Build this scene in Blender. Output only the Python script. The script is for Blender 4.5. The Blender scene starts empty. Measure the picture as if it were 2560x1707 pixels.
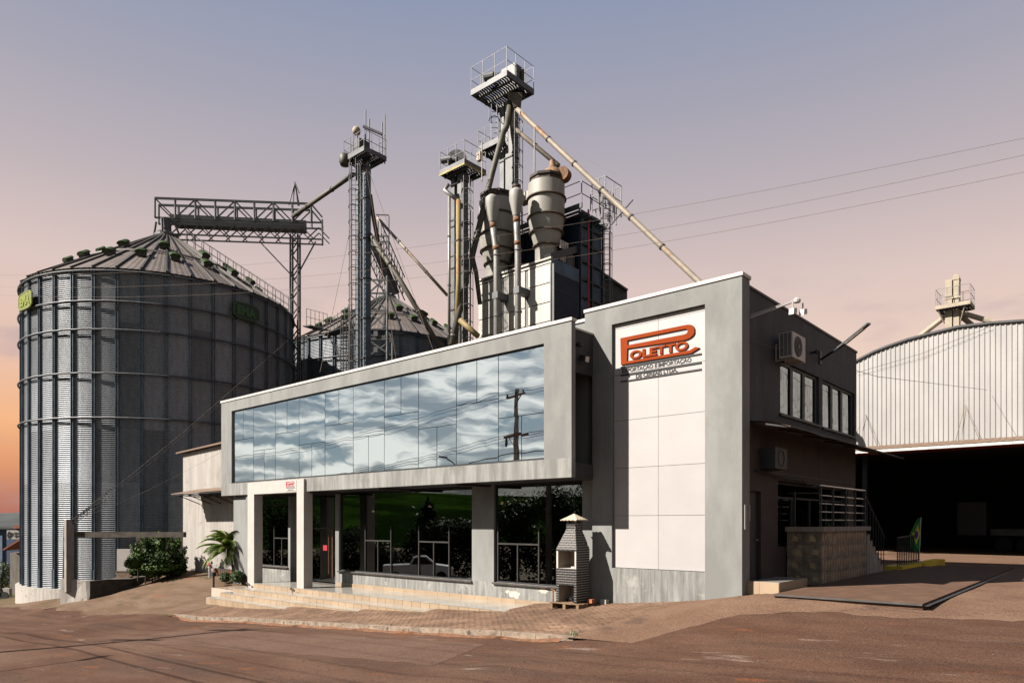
import bpy, math, random
import numpy as np
from mathutils import Vector, Matrix, Euler
random.seed(7)
R_ = math.radians
SC = bpy.context.scene
COL = SC.collection

# ---------------------------------------------------------------- camera
FOC, PCX, HOR = 1764.0, 1280.0, 1307.0          # focal length, centre and horizon of the 2560 x 1707 photograph
CAMP = Vector((7.155, -16.5, 1.7))
AZ = math.atan2(1994, 1764.0)
FW = Vector((-math.cos(AZ), math.sin(AZ), 0)); RT = Vector((math.sin(AZ), math.cos(AZ), 0))
cam = bpy.data.cameras.new('camera'); camo = bpy.data.objects.new('camera', cam); COL.objects.link(camo)
cam.sensor_width = 36; cam.lens = FOC / 2560 * 36
cam.shift_y = (HOR - 1707 / 2) / 2560
cam.clip_start = 0.1; cam.clip_end = 6000
camo.location = CAMP
camo.rotation_euler = (math.pi / 2, 0, math.atan2(-FW.x, FW.y))
SC.camera = camo
SC.render.engine = 'CYCLES'
SC.cycles.max_bounces = 8; SC.cycles.transparent_max_bounces = 16
try: SC.cycles.use_denoising = True
except Exception: pass

# ---------------------------------------------------------------- exposure, sun, sky
SC.view_settings.view_transform = 'Standard'; SC.view_settings.look = 'None'
SC.view_settings.gamma = 1; SC.view_settings.use_curve_mapping = False
SC.view_settings.exposure = 1.75
EXP = 2 ** 1.75
SUN_TRAVEL = Vector((0.60, 1.0, -0.96)).normalized()
sl = bpy.data.lights.new('sun', 'SUN'); sl.energy = 5.0; sl.angle = R_(0.5); sl.color = (1.0, 0.915, 0.82)
so = bpy.data.objects.new('sun', sl); COL.objects.link(so)
so.rotation_euler = SUN_TRAVEL.to_track_quat('-Z', 'Y').to_euler(); so.location = (-20, -30, 40)

W = bpy.data.worlds.new('World'); SC.world = W; W.use_nodes = True
nt = W.node_tree; nt.nodes.clear(); N = nt.nodes; L = nt.links
def wn(t, **k):
    n = N.new(t)
    for a, b in k.items(): setattr(n, a, b)
    return n
def wmath(op, a, b=None, c=None, clamp=False):
    n = wn('ShaderNodeMath', operation=op, use_clamp=clamp)
    for i, s in enumerate((a, b, c)):
        if s is None: continue
        if isinstance(s, (int, float)): n.inputs[i].default_value = s
        else: L.new(s, n.inputs[i])
    return n.outputs[0]
def wramp(fac, stops):
    n = wn('ShaderNodeValToRGB'); e = n.color_ramp.elements
    while len(e) > 1: e.remove(e[0])
    e[0].position = stops[0][0]; e[0].color = (*stops[0][1], 1)
    for p, c in stops[1:]:
        q = e.new(p); q.color = (*c, 1)
    L.new(fac, n.inputs[0]); return n.outputs[0]
def wsm(v, a, b):
    n = wn('ShaderNodeMapRange', interpolation_type='SMOOTHSTEP'); L.new(v, n.inputs[0])
    n.inputs[1].default_value = a; n.inputs[2].default_value = b; return n.outputs[0]
def wmix(f, a, b):
    n = wn('ShaderNodeMix', data_type='RGBA')
    if isinstance(f, (int, float)): n.inputs[0].default_value = f
    else: L.new(f, n.inputs[0])
    for i, s in ((6, a), (7, b)):
        if isinstance(s, tuple): n.inputs[i].default_value = (*s, 1)
        else: L.new(s, n.inputs[i])
    return n.outputs[2]
tc = wn('ShaderNodeTexCoord'); sep = wn('ShaderNodeSeparateXYZ'); L.new(tc.outputs['Generated'], sep.inputs[0])
dx, dy, dz = sep.outputs
zc = wmath('MAXIMUM', dz, 0.0)
base = wramp(zc, [(0.0, (.70, .40, .27)), (.08, (.86, .55, .39)), (.20, (.86, .62, .49)), (.30, (.73, .56, .50)), (.40, (.525, .445, .455)),
                  (.50, (.38, .367, .435)), (.60, (.268, .312, .435)), (.8, (.16, .205, .36)), (1, (.10, .145, .30))])
hl = wmath('SQRT', wmath('ADD', wmath('MULTIPLY', dx, dx), wmath('ADD', wmath('MULTIPLY', dy, dy), 1e-5)))
dl = wmath('DIVIDE', wmath('ADD', wmath('MULTIPLY', dx, -.976), wmath('MULTIPLY', dy, .217)), hl)
warm = wmath('MULTIPLY', wsm(dl, .87, .99), wsm(zc, .33, .10))
warmc = wramp(zc, [(0, (.40, .13, .10)), (.03, (.50, .17, .11)), (.07, (.74, .29, .12)), (.12, (.92, .45, .20)), (.2, (.82, .48, .32)), (.3, (.6, .42, .37))])
# soft cloud bands low in the sky
mp = wn('ShaderNodeMapping'); L.new(tc.outputs['Generated'], mp.inputs[0]); mp.inputs['Scale'].default_value = (3.2, 3.2, 11)
nz = wn('ShaderNodeTexNoise'); nz.inputs['Scale'].default_value = 1.6; nz.inputs['Detail'].default_value = 7; nz.inputs['Roughness'].default_value = .55
L.new(mp.outputs[0], nz.inputs['Vector'])
low = wmath('MULTIPLY', wsm(nz.outputs[0], .50, .75), wmath('MULTIPLY', wsm(zc, .38, .2), .55))
front = wmix(low, wmix(warm, base, warmc), (.42, .33, .37))
# streaky white cloud over blue sky behind the camera, the sky the mirror glass shows
mp2 = wn('ShaderNodeMapping'); L.new(tc.outputs['Generated'], mp2.inputs[0]); mp2.inputs['Scale'].default_value = (2.1, 2.1, 10.5); mp2.inputs['Rotation'].default_value = (.10, -.06, 0)
cmb = mp2
n2 = wn('ShaderNodeTexNoise'); n2.inputs['Scale'].default_value = 2.7; n2.inputs['Detail'].default_value = 9; n2.inputs['Roughness'].default_value = .62; n2.inputs['Distortion'].default_value = .8
L.new(cmb.outputs[0], n2.inputs['Vector'])
n3 = wn('ShaderNodeTexNoise'); n3.inputs['Scale'].default_value = 5.0; n3.inputs['Detail'].default_value = 8; n3.inputs['Distortion'].default_value = .5
L.new(cmb.outputs[0], n3.inputs['Vector'])
cover = wmath('MULTIPLY', wsm(n2.outputs[0], .35, .50), wsm(zc, .85, .45))
cloudc = wmix(wsm(n3.outputs[0], .38, .60), (.22, .26, .29), (.90, .88, .82))
blue = wramp(zc, [(0, (.27, .33, .36)), (.2, (.155, .22, .27)), (.6, (.09, .15, .22)), (1, (.05, .11, .24))])
back = wmix(cover, blue, cloudc)
art = wmix(wsm(dy, -.02, -.38), front, back)
sky = wn('ShaderNodeTexSky'); sky.sky_type = 'NISHITA'; sky.sun_disc = False
sky.sun_elevation = math.asin(-SUN_TRAVEL.z); sky.sun_rotation = math.atan2(-SUN_TRAVEL.x, -SUN_TRAVEL.y)
vm = wn('ShaderNodeVectorMath', operation='SCALE'); L.new(art, vm.inputs[0]); vm.inputs[3].default_value = 10.0 / EXP
tot = wmix(.03, vm.outputs[0], sky.outputs[0])
bg = wn('ShaderNodeBackground'); bg.inputs['Strength'].default_value = 0.1; L.new(tot, bg.inputs[0])
out = wn('ShaderNodeOutputWorld'); L.new(bg.outputs[0], out.inputs[0])

# ---------------------------------------------------------------- survey helpers: photograph pixel -> point of the place
def ray(px, py): return FW + RT * ((px - PCX) / FOC) + Vector((0, 0, (HOR - py) / FOC))
def at(px, py, depth): return CAMP + ray(px, py) * depth
def onY(px, py, Y): d = ray(px, py); return CAMP + d * ((Y - CAMP.y) / d.y)
def onX(px, py, X): d = ray(px, py); return CAMP + d * ((X - CAMP.x) / d.x)
def V(*a): return Vector(a)
def lerp(a, b, t): return a + (b - a) * t

# ---------------------------------------------------------------- materials
MATS = {}
ALB = .64
def alb(c): return tuple(x * ALB for x in c)
def mat(name, col, rough=.6, metal=0, var=.18, scale=2.5, bump=0, bscale=40, spec=.35, col2=None, streak=None, lo=.4, hi=.65, dirt=None, dscale=.8, dlo=.55, dhi=.75, emit=0, coat=0, rand=0):
    if name in MATS: return MATS[name]
    if not emit: col = alb(col); col2 = alb(col2) if col2 else None; dirt = alb(dirt) if dirt else None
    m = bpy.data.materials.new(name); m.use_nodes = True; t = m.node_tree; b = t.nodes['Principled BSDF']
    b.inputs['Roughness'].default_value = rough; b.inputs['Metallic'].default_value = metal
    b.inputs['Specular IOR Level'].default_value = spec
    if coat: b.inputs['Coat Weight'].default_value = coat
    tcn = t.nodes.new('ShaderNodeTexCoord'); mpn = t.nodes.new('ShaderNodeMapping'); t.links.new(tcn.outputs['Object'], mpn.inputs[0])
    if streak: mpn.inputs['Scale'].default_value = streak
    n = t.nodes.new('ShaderNodeTexNoise'); n.inputs['Scale'].default_value = scale; n.inputs['Detail'].default_value = 7; n.inputs['Roughness'].default_value = .62
    t.links.new(mpn.outputs[0], n.inputs['Vector'])
    r = t.nodes.new('ShaderNodeValToRGB'); e = r.color_ramp.elements
    e[0].position = lo; e[1].position = hi
    c1 = tuple(c * (1 - var) for c in col); c2 = col2 or tuple(min(1, c * (1 + var)) for c in col)
    e[0].color = (*c1, 1); e[1].color = (*c2, 1); t.links.new(n.outputs[0], r.inputs[0])
    o = r.outputs[0]
    if dirt:
        n4 = t.nodes.new('ShaderNodeTexNoise'); n4.inputs['Scale'].default_value = dscale; n4.inputs['Detail'].default_value = 9; n4.inputs['Roughness'].default_value = .65
        t.links.new(tcn.outputs['Object'], n4.inputs['Vector'])
        mr = t.nodes.new('ShaderNodeMapRange'); mr.interpolation_type = 'SMOOTHSTEP'; mr.inputs[1].default_value = dlo; mr.inputs[2].default_value = dhi
        t.links.new(n4.outputs[0], mr.inputs[0])
        mx = t.nodes.new('ShaderNodeMix'); mx.data_type = 'RGBA'; t.links.new(mr.outputs[0], mx.inputs[0]); t.links.new(o, mx.inputs[6]); mx.inputs[7].default_value = (*dirt, 1)
        o = mx.outputs[2]
    if rand:
        oi = t.nodes.new('ShaderNodeObjectInfo'); ra = t.nodes.new('ShaderNodeMapRange'); ra.inputs[3].default_value = 1 - rand; ra.inputs[4].default_value = 1 + rand; t.links.new(oi.outputs['Random'], ra.inputs[0])
        vs_ = t.nodes.new('ShaderNodeVectorMath'); vs_.operation = 'SCALE'; t.links.new(o, vs_.inputs[0]); t.links.new(ra.outputs[0], vs_.inputs[3]); o = vs_.outputs[0]
    t.links.new(o, b.inputs['Base Color'])
    if emit: t.links.new(o, b.inputs['Emission Color']); b.inputs['Emission Strength'].default_value = emit
    if bump:
        nb = t.nodes.new('ShaderNodeTexNoise'); nb.inputs['Scale'].default_value = bscale; nb.inputs['Detail'].default_value = 4
        t.links.new(tcn.outputs['Object'], nb.inputs['Vector'])
        bn = t.nodes.new('ShaderNodeBump'); bn.inputs['Strength'].default_value = bump; bn.inputs['Distance'].default_value = .02
        t.links.new(nb.outputs[0], bn.inputs['Height']); t.links.new(bn.outputs[0], b.inputs['Normal'])
    MATS[name] = m; return m
def glass(name, refl, tint, through, wob=0.0, wscale=1.0, ior_edge=True):
    """a pane: mirror-like coat over a dark tinted body; through = how much light passes"""
    m = bpy.data.materials.new(name); m.use_nodes = True; t = m.node_tree; t.nodes.clear()
    g = t.nodes.new('ShaderNodeBsdfGlossy'); g.inputs['Roughness'].default_value = .0; g.inputs['Color'].default_value = (*tint, 1)
    tr = t.nodes.new('ShaderNodeBsdfTransparent'); tr.inputs['Color'].default_value = (through, through * .98, through * .94, 1)
    lw = t.nodes.new('ShaderNodeLayerWeight'); lw.inputs['Blend'].default_value = .25
    mr = t.nodes.new('ShaderNodeMapRange'); t.links.new(lw.outputs['Fresnel'], mr.inputs[0]); mr.inputs[3].default_value = refl; mr.inputs[4].default_value = min(1, refl + .5)
    mx = t.nodes.new('ShaderNodeMixShader'); t.links.new(mr.outputs[0], mx.inputs[0]); t.links.new(tr.outputs[0], mx.inputs[1]); t.links.new(g.outputs[0], mx.inputs[2])
    if wob:
        tcn = t.nodes.new('ShaderNodeTexCoord'); nb = t.nodes.new('ShaderNodeTexNoise'); nb.inputs['Scale'].default_value = wscale; nb.inputs['Detail'].default_value = 1
        t.links.new(tcn.outputs['Object'], nb.inputs['Vector'])
        bn = t.nodes.new('ShaderNodeBump'); bn.inputs['Strength'].default_value = 1; bn.inputs['Distance'].default_value = wob
        t.links.new(nb.outputs[0], bn.inputs['Height']); t.links.new(bn.outputs[0], g.inputs['Normal'])
    o = t.nodes.new('ShaderNodeOutputMaterial'); t.links.new(mx.outputs[0], o.inputs[0]); return m

M_WALL = mat('grey_render', (.196, .200, .194), .85, var=.15, scale=1.3, streak=(1, 1, .35), bump=.25, bscale=60, dirt=(.168, .17, .165), dscale=.9, dlo=.5, dhi=.8)
M_BAND = mat('weathered_render', (.21, .21, .20), .85, var=.25, scale=2.2, streak=(2.2, 2.2, .25), bump=.3, bscale=50, dirt=(.12, .115, .11), dscale=1.3, dlo=.52, dhi=.78)
M_LOWW = mat('stained_render', (.20, .20, .19), .85, var=.32, scale=2.6, streak=(2.5, 2.5, .3), bump=.4, bscale=40, dirt=(.30, .29, .27), dscale=1.6, dlo=.56, dhi=.68)
M_SIDE = mat('charcoal_shaded_render', (.047, .047, .052), .8, var=.22, scale=1.5, streak=(1.5, 1.5, .3), bump=.2, bscale=60)  # dark grey paint, lowered further so the colour also carries the side's shade
M_SIDELOW = mat('taupe_shaded_render', (.044, .032, .027), .85, var=.15, scale=1.5, bump=.2)  # brownish paint with the shade of the lower side wall darkened into it
M_WHITE = mat('white_paint', (.42, .385, .36), .6, var=.05, scale=2, bump=.05)
M_COPING = mat('white_metal_trim', (.55, .52, .48), .5, var=.06)
M_PANEL = mat('white_cladding', (.37, .354, .35), .45, rand=.03, var=.03, scale=1, spec=.4)
M_JOINT = mat('dark_joint', (.05, .045, .04), .8)
M_RED = mat('logo_orange_red', (.25, .043, .010), .8, spec=.05, var=.06)
M_REDP = mat('logo_red', (.33, .02, .03), .5, var=.05)
M_BLACKL = mat('black_lettering', (.022, .024, .026), .45, var=.1)
M_DARK = mat('dark_metal', (.028, .030, .034), .55, metal=.2, var=.2)
M_GALV = mat('galvanised_sheet', (.178, .196, .22), .5, metal=.25, spec=.3, var=.12, scale=2.2, streak=(2, 2, .4), dirt=(.14, .14, .142), dscale=1.6, dlo=.58, dhi=.8, rand=.30)
M_STIFF = mat('galvanised_stiffener', (.12, .155, .19), .55, metal=.55, var=.2, scale=1.5)
M_RING = mat('galvanised_ring', (.06, .066, .074), .6, metal=.2, var=.2)
M_ROOF = mat('silo_roof_sheet', (.155, .13, .115), .6, rand=.12, metal=.25, var=.15, scale=1.2, dirt=(.10, .085, .075), dscale=1.1)
M_ROOFRIB = mat('silo_roof_rib', (.07, .065, .06), .6, metal=.3)
M_GREEN = mat('green_vent_hood', (.036, .062, .022), .75, var=.4, spec=.1, scale=4, dirt=(.05, .06, .03), dscale=3)
M_STEEL = mat('grey_painted_steel', (.10, .105, .11), .55, metal=.25, var=.18, scale=1.5)
M_STEELB = mat('blue_grey_steel', (.085, .115, .15), .5, metal=.3, var=.2, scale=1.2)
M_LEG = mat('light_grey_steel', (.125, .127, .13), .55, metal=.2, var=.12, scale=1.2)
M_CYCL = mat('cream_grey_steel', (.285, .275, .25), .6, metal=.1, var=.10, scale=1.2, streak=(1.5, 1.5, .3), dirt=(.26, .235, .20), dscale=1.2, dlo=.58, dhi=.85)
M_PIPE = mat('galvanised_pipe', (.235, .23, .22), .5, metal=.35, var=.1, scale=2, dirt=(.19, .15, .11), dscale=1.5, dlo=.6, dhi=.75)
M_RUST = mat('rusty_band', (.17, .075, .03), .8, var=.4, scale=5)
M_SPOUT = mat('weathered_spout', (.26, .22, .175), .65, metal=.1, var=.15, scale=1.3, dirt=(.22, .105, .04), dscale=.8, dlo=.55, dhi=.66)
M_SPOUTD = mat('dark_spout', (.085, .08, .06), .65, var=.3, scale=1.2, dirt=(.09, .09, .02), dscale=.7)
M_YELP = mat('rusty_yellow_pipe', (.22, .16, .06), .65, var=.2, scale=1, dirt=(.28, .10, .02), dscale=.7, dlo=.5, dhi=.6)
M_DRY = mat('cream_dryer_sheet', (.44, .42, .38), .55, rand=.06, var=.05, scale=1, dirt=(.33, .29, .25), dscale=1.3, dlo=.6, dhi=.85)
M_NAVY = mat('navy_sheet', (.012, .022, .042), .6, spec=.12, var=.2, scale=1)
M_BLUE = mat('blue_sheet', (.045, .085, .14), .5, spec=.2, var=.25, scale=1.5)
M_CHAR = mat('charcoal_sheet', (.05, .05, .055), .6, var=.15)
M_YEL = mat('yellow_paint', (.62, .42, .03), .55, var=.2, scale=3)
M_YELEDGE = mat('yellow_platform_edge', (.30, .23, .05), .6, var=.25, scale=3)
M_WSHEET = mat('white_corrugated_sheet', (.33, .32, .312), .5, metal=.05, rand=.07, dirt=(.29, .26, .23), dscale=.7, dlo=.58, dhi=.85, var=.08, scale=1, streak=(1, 1, .3))
M_SHED = mat('weathered_white_sheet', (.36, .335, .31), .6, rand=.08, var=.12, scale=1.5, streak=(2, 2, .3), dirt=(.24, .19, .16), dscale=1.5, dlo=.55, dhi=.8)
M_AWN = mat('brown_sheet_roof', (.16, .105, .072), .7, var=.15)
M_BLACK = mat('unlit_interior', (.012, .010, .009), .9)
M_INT = mat('interior_wall', (.05, .045, .04), .9)
M_INTF = mat('interior_floor', (.10, .09, .08), .4)
M_ASPH = None
M_TILE = mat('beige_step_tile', (.335, .25, .17), .35, rand=.10, var=.07, scale=1.6, spec=.4)
M_TILEF = mat('glossy_floor_tile', (.33, .315, .285), .16, rand=.10, var=.10, scale=1.2, spec=.5)
M_GROUT = mat('tile_grout', (.20, .13, .08), .9)
M_CURB = mat('worn_whitewashed_kerb', (.225, .17, .125), .9, var=.3, scale=4, dirt=(.085, .07, .055), dscale=7, dlo=.54, dhi=.6, bump=.5, bscale=30)
M_SOIL = mat('red_soil', (.15, .066, .030), .95, var=.3, scale=6, bump=.5)
M_CONC = mat('old_concrete', (.24, .215, .19), .9, var=.22, scale=2.2, streak=(2, 2, .35), dirt=(.12, .09, .07), dscale=2, dlo=.55, dhi=.7, bump=.3)
M_CONCW = mat('whitewashed_concrete', (.36, .335, .305), .9, var=.16, scale=2.5, streak=(2.5, 2.5, .3), dirt=(.16, .12, .09), dscale=2.4, dlo=.58, dhi=.7, bump=.3)
M_CONCD = mat('dark_mossy_concrete', (.075, .062, .05), .95, var=.3, scale=2.5)
M_BRICKB = mat('black_painted_brick', (.020, .019, .021), .55, var=.25, scale=6)
M_MORT = mat('white_mortar', (.46, .43, .39), .85, var=.1)
M_BBQIN = mat('beige_fire_render', (.30, .245, .195), .9, var=.12, scale=3)
M_CAP = mat('cream_fibre_cap', (.45, .38, .29), .8, var=.12, scale=5)
M_WOOD = mat('pallet_wood', (.20, .125, .07), .85, var=.3, scale=5, streak=(1, 4, 4))
M_DWOOD = mat('door_wood', (.085, .035, .015), .5, var=.3, scale=4)
M_CLAY = mat('clay_block', (.33, .11, .045), .85, var=.2, scale=5)
M_LEAF = mat('dark_glossy_leaf', (.030, .066, .012), .6, var=.45, scale=1.2, spec=.15, col2=(.062, .12, .016))
M_LEAF2 = mat('mid_green_leaf', (.055, .085, .018), .5, var=.4, scale=1.2, col2=(.10, .13, .02))
M_PALM = mat('palm_leaflet', (.085, .15, .022), .5, var=.35, scale=1.5, col2=(.19, .24, .035), spec=.3)
M_BOX = mat('clipped_shrub_leaf', (.040, .070, .012), .55, var=.4, scale=4)
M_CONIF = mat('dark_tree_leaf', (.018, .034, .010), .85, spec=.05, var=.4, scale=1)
M_YLEAF = mat('yellow_leaf', (.20, .13, .015), .6, var=.4, scale=2)
M_BARK = mat('bark', (.06, .042, .03), .9, var=.3, scale=6, bump=.5)
M_FIELD = mat('green_field', (.022, .052, .007), 1.0, spec=0, var=.45, scale=.03, streak=(1, 1, 3), dirt=(.008, .018, .004), dscale=.016, dlo=.46, dhi=.54)
M_FARWOOD = mat('far_woodland', (.030, .038, .040), .95, var=.3, scale=.05)
M_GRASS = mat('dry_grass', (.10, .085, .03), .95, var=.3, scale=3)
M_WIRE = mat('sun_tinted_cable', (.13, .09, .065), .7)  # warm brown puts the sun's tint on the wires into their colour
M_RAIL = mat('stainless_rail', (.42, .40, .39), .28, metal=.85, var=.05)
M_STONE = mat('patterned_stone_tile', (.17, .135, .105), .6, rand=.2, var=.3, scale=5, col2=(.25, .20, .15))
M_STONEI = mat('tan_stone_inlay', (.36, .26, .15), .5, var=.15, scale=5)
M_PLATE = mat('weighbridge_deck', (.112, .066, .045), .85, spec=.1, var=.16, scale=2, dirt=(.155, .096, .066), dscale=.7)
M_ACW = mat('white_plastic', (.42, .40, .38), .5, var=.04)
M_LIT = mat('warm_bulb', (1, .8, .5), .5, emit=5, var=0)
M_LITW = mat('cool_bulb', (.85, .92, 1), .5, emit=5, var=0)
M_LAMP = mat('lamp_lens', (.55, .52, .45), .3, var=.02)
M_CAR = mat('silver_car_paint', (.95, 1.05, 1.15), .3, metal=.4, var=.03, coat=.4)
M_TYRE = mat('tyre_rubber', (.015, .015, .015), .8)
M_BLUEW = mat('blue_wall', (.055, .085, .16), .8, var=.15, scale=.6)
M_TERR = mat('terracotta', (.25, .08, .04), .8, var=.2)
M_FLG = mat('flag_green', (.012, .16, .03), .7, var=.1); M_FLY = mat('flag_yellow', (.55, .42, .02), .7, var=.05); M_FLB = mat('flag_blue', (.02, .03, .22), .7, var=.05)
M_REDPAINT = mat('red_paint', (.30, .02, .02), .5, var=.1)
G_UP = glass('mirror_glass', .86, (.88, .93, .95), .10, wob=.0035, wscale=.9)
G_LO = glass('dark_shop_glass', .145, (.95, .97, .95), .10, wob=.0008, wscale=.5)
G_WIN = glass('side_window_glass', .33, (.8, .83, .86), .1, wob=.004, wscale=1.5)

# ---------------------------------------------------------------- mesh builder
WL = {}                                             # world position of every Empty or part that owns children
def wloc(o): return WL.get(o.name, Vector((0, 0, 0)))
class MB:
    def __init__(s): s.v = []; s.f = []; s.m = []; s.mi = 0
    def add(s, vs, fs):
        n = len(s.v); s.v += [tuple(p) for p in vs]; s.f += [tuple(i + n for i in f) for f in fs]; s.m += [s.mi] * len(fs); return s
    def box(s, a, b):
        x0, x1 = sorted((a[0], b[0])); y0, y1 = sorted((a[1], b[1])); z0, z1 = sorted((a[2], b[2]))
        return s.add([(x0, y0, z0), (x1, y0, z0), (x1, y1, z0), (x0, y1, z0), (x0, y0, z1), (x1, y0, z1), (x1, y1, z1), (x0, y1, z1)],
                     [(0, 3, 2, 1), (4, 5, 6, 7), (0, 1, 5, 4), (1, 2, 6, 5), (2, 3, 7, 6), (3, 0, 4, 7)])
    def hexa(s, p): return s.add(p, [(0, 3, 2, 1), (4, 5, 6, 7), (0, 1, 5, 4), (1, 2, 6, 5), (2, 3, 7, 6), (3, 0, 4, 7)])
    def frame(s, p, q):
        d = (Vector(q) - Vector(p)).normalized(); up = Vector((0, 0, 1)) if abs(d.z) < .95 else Vector((1, 0, 0))
        a = d.cross(up).normalized(); return d, a, a.cross(d)
    def beam(s, p, q, w, h=None):
        h = h or w; p = Vector(p); q = Vector(q); d, a, b = s.frame(p, q); a = a * (w / 2); b = b * (h / 2)
        return s.hexa([p - a - b, p + a - b, p + a + b, p - a + b, q - a - b, q + a - b, q + a + b, q - a + b])
    def tube(s, p, q, r, n=8, r2=None, cap=True):
        p = Vector(p); q = Vector(q); r2 = r if r2 is None else r2; d, a, b = s.frame(p, q); vs = []
        for c, rr in ((p, r), (q, r2)):
            for i in range(n): t = 2 * math.pi * i / n; vs.append(c + (a * math.cos(t) + b * math.sin(t)) * rr)
        fs = [(i, (i + 1) % n, n + (i + 1) % n, n + i) for i in range(n)]
        if cap: fs += [tuple(range(n))[::-1], tuple(range(n, 2 * n))]
        return s.add(vs, fs)
    def path(s, pts, r, n=6):
        pts = [Vector(p) for p in pts]; vs = []; a0 = None
        for i, p in enumerate(pts):
            d = (pts[min(i + 1, len(pts) - 1)] - pts[max(i - 1, 0)]).normalized()
            if a0 is None: _, a0, _ = s.frame(p, p + d)
            a0 = (a0 - d * a0.dot(d)).normalized(); b = a0.cross(d)
            for k in range(n): t = 2 * math.pi * k / n; vs.append(p + (a0 * math.cos(t) + b * math.sin(t)) * r)
        fs = []
        for i in range(len(pts) - 1):
            for k in range(n): fs.append((i * n + k, i * n + (k + 1) % n, (i + 1) * n + (k + 1) % n, (i + 1) * n + k))
        fs += [tuple(range(n))[::-1], tuple(range((len(pts) - 1) * n, len(pts) * n))]
        return s.add(vs, fs)
    def lathe(s, c, prof, n=24, a0=0, a1=2 * math.pi):
        full = abs(a1 - a0 - 2 * math.pi) < 1e-6; m = n if full else n + 1; vs = []
        for r, z in prof:
            for i in range(m): t = a0 + (a1 - a0) * i / n; vs.append((c[0] + r * math.cos(t), c[1] + r * math.sin(t), c[2] + z))
        fs = []
        for j in range(len(prof) - 1):
            for i in range(n):
                k = (i + 1) % m if full else i + 1
                fs.append((j * m + i, j * m + k, (j + 1) * m + k, (j + 1) * m + i))
        return s.add(vs, fs)
    def grid(s, P):
        h = len(P); w = len(P[0])
        return s.add([p for row in P for p in row], [(j * w + i, j * w + i + 1, (j + 1) * w + i + 1, (j + 1) * w + i) for j in range(h - 1) for i in range(w - 1)])
    def prism(s, poly, ex):
        ex = Vector(ex); n = len(poly); a = [Vector(p) for p in poly]
        return s.add(a + [p + ex for p in a], [tuple(range(n))[::-1], tuple(range(n, 2 * n))] + [(i, (i + 1) % n, n + (i + 1) % n, n + i) for i in range(n)])
    def mesh(s, name, mats, org=(0, 0, 0), smooth=False):
        me = bpy.data.meshes.new(name); o = Vector(org)
        me.from_pydata([(p[0] - o.x, p[1] - o.y, p[2] - o.z) for p in s.v], [], s.f)
        for m in (mats if isinstance(mats, (list, tuple)) else [mats]): me.materials.append(m)
        if any(s.m): me.polygons.foreach_set('material_index', s.m)
        if smooth: me.polygons.foreach_set('use_smooth', [True] * len(s.f))
        me.update(); return me
    def build(s, name, mats, parent=None, smooth=False, org=None):
        if org is None:
            if parent is not None: org = wloc(parent)
            else:
                a = np.array(s.v); lo, hi = a.min(0), a.max(0); org = Vector(((lo[0] + hi[0]) / 2, (lo[1] + hi[1]) / 2, lo[2]))
        o = bpy.data.objects.new(name, s.mesh(name, mats, org, smooth)); COL.objects.link(o)
        o.location = Vector(org) - (wloc(parent) if parent is not None else Vector((0, 0, 0)))
        if parent is not None: o.parent = parent
        WL[o.name] = Vector(org); return o
def tag(o, label=None, cat=None, group=None, kind=None):
    if label: o['label'] = label
    if cat: o['category'] = cat
    if group: o['group'] = group
    if kind: o['kind'] = kind
    return o
def thing(name, loc, label, cat, group=None):
    o = bpy.data.objects.new(name, None); COL.objects.link(o); o.location = loc; o.empty_display_size = .3; WL[o.name] = Vector(loc)
    return tag(o, label, cat, group)
def piece(name, me, loc, parent=None, rot=None, scale=None):
    o = bpy.data.objects.new(name, me); COL.objects.link(o)
    o.location = Vector(loc) - (wloc(parent) if parent is not None else Vector((0, 0, 0)))
    if rot is not None: o.rotation_euler = rot
    if scale is not None: o.scale = scale
    if parent is not None: o.parent = parent
    WL[o.name] = Vector(loc); return o
def box(name, a, b, m, parent=None): return MB().box(a, b).build(name, m, parent)
def dup(o, loc, label=None):
    c = o.copy(); COL.objects.link(c); c.location = loc; WL[c.name] = Vector(loc)
    if label: c['label'] = label
    for ch in list(o.children):
        k = ch.copy(); COL.objects.link(k); k.parent = c
        for g in list(ch.children):
            q = g.copy(); COL.objects.link(q); q.parent = k
    return c
def curve_mesh(splines, ex):
    """filled flat outline in local x,y, given thickness ex"""
    cu = bpy.data.curves.new('outline', 'CURVE'); cu.dimensions = '2D'; cu.fill_mode = 'BOTH'; cu.extrude = ex
    for pts in splines:
        sp = cu.splines.new('POLY'); sp.points.add(len(pts) - 1); sp.use_cyclic_u = True
        for p, q in zip(sp.points, pts): p.co = (q[0], q[1], 0, 1)
    return to_mesh(cu)
def to_mesh(cu):
    o = bpy.data.objects.new('tmp', cu); COL.objects.link(o); dg = bpy.context.evaluated_depsgraph_get()
    me = bpy.data.meshes.new_from_object(o.evaluated_get(dg)); bpy.data.objects.remove(o); return me
def text_mesh(txt, w, h, ex, bold=0.02, shear=0.0):
    """lettering scaled to width w and height h, in the local x,y plane, origin at lower left"""
    cu = bpy.data.curves.new('lettering', 'FONT'); cu.body = txt; cu.size = 1; cu.offset = bold; cu.shear = shear; cu.extrude = .01
    me = to_mesh(cu); a = np.empty(len(me.vertices) * 3); me.vertices.foreach_get('co', a); a = a.reshape(-1, 3)
    lo, hi = a.min(0), a.max(0); a[:, 0] = (a[:, 0] - lo[0]) / (hi[0] - lo[0]) * w
    a[:, 1] = (a[:, 1] - lo[1]) / (hi[1] - lo[1]) * h; a[:, 2] = np.sign(a[:, 2]) * ex / 2
    me.vertices.foreach_set('co', a.ravel()); me.update(); return me
FACE_FRONT = (math.pi / 2, 0, 0)                     # local x,y plane -> upright, facing -Y
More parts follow.
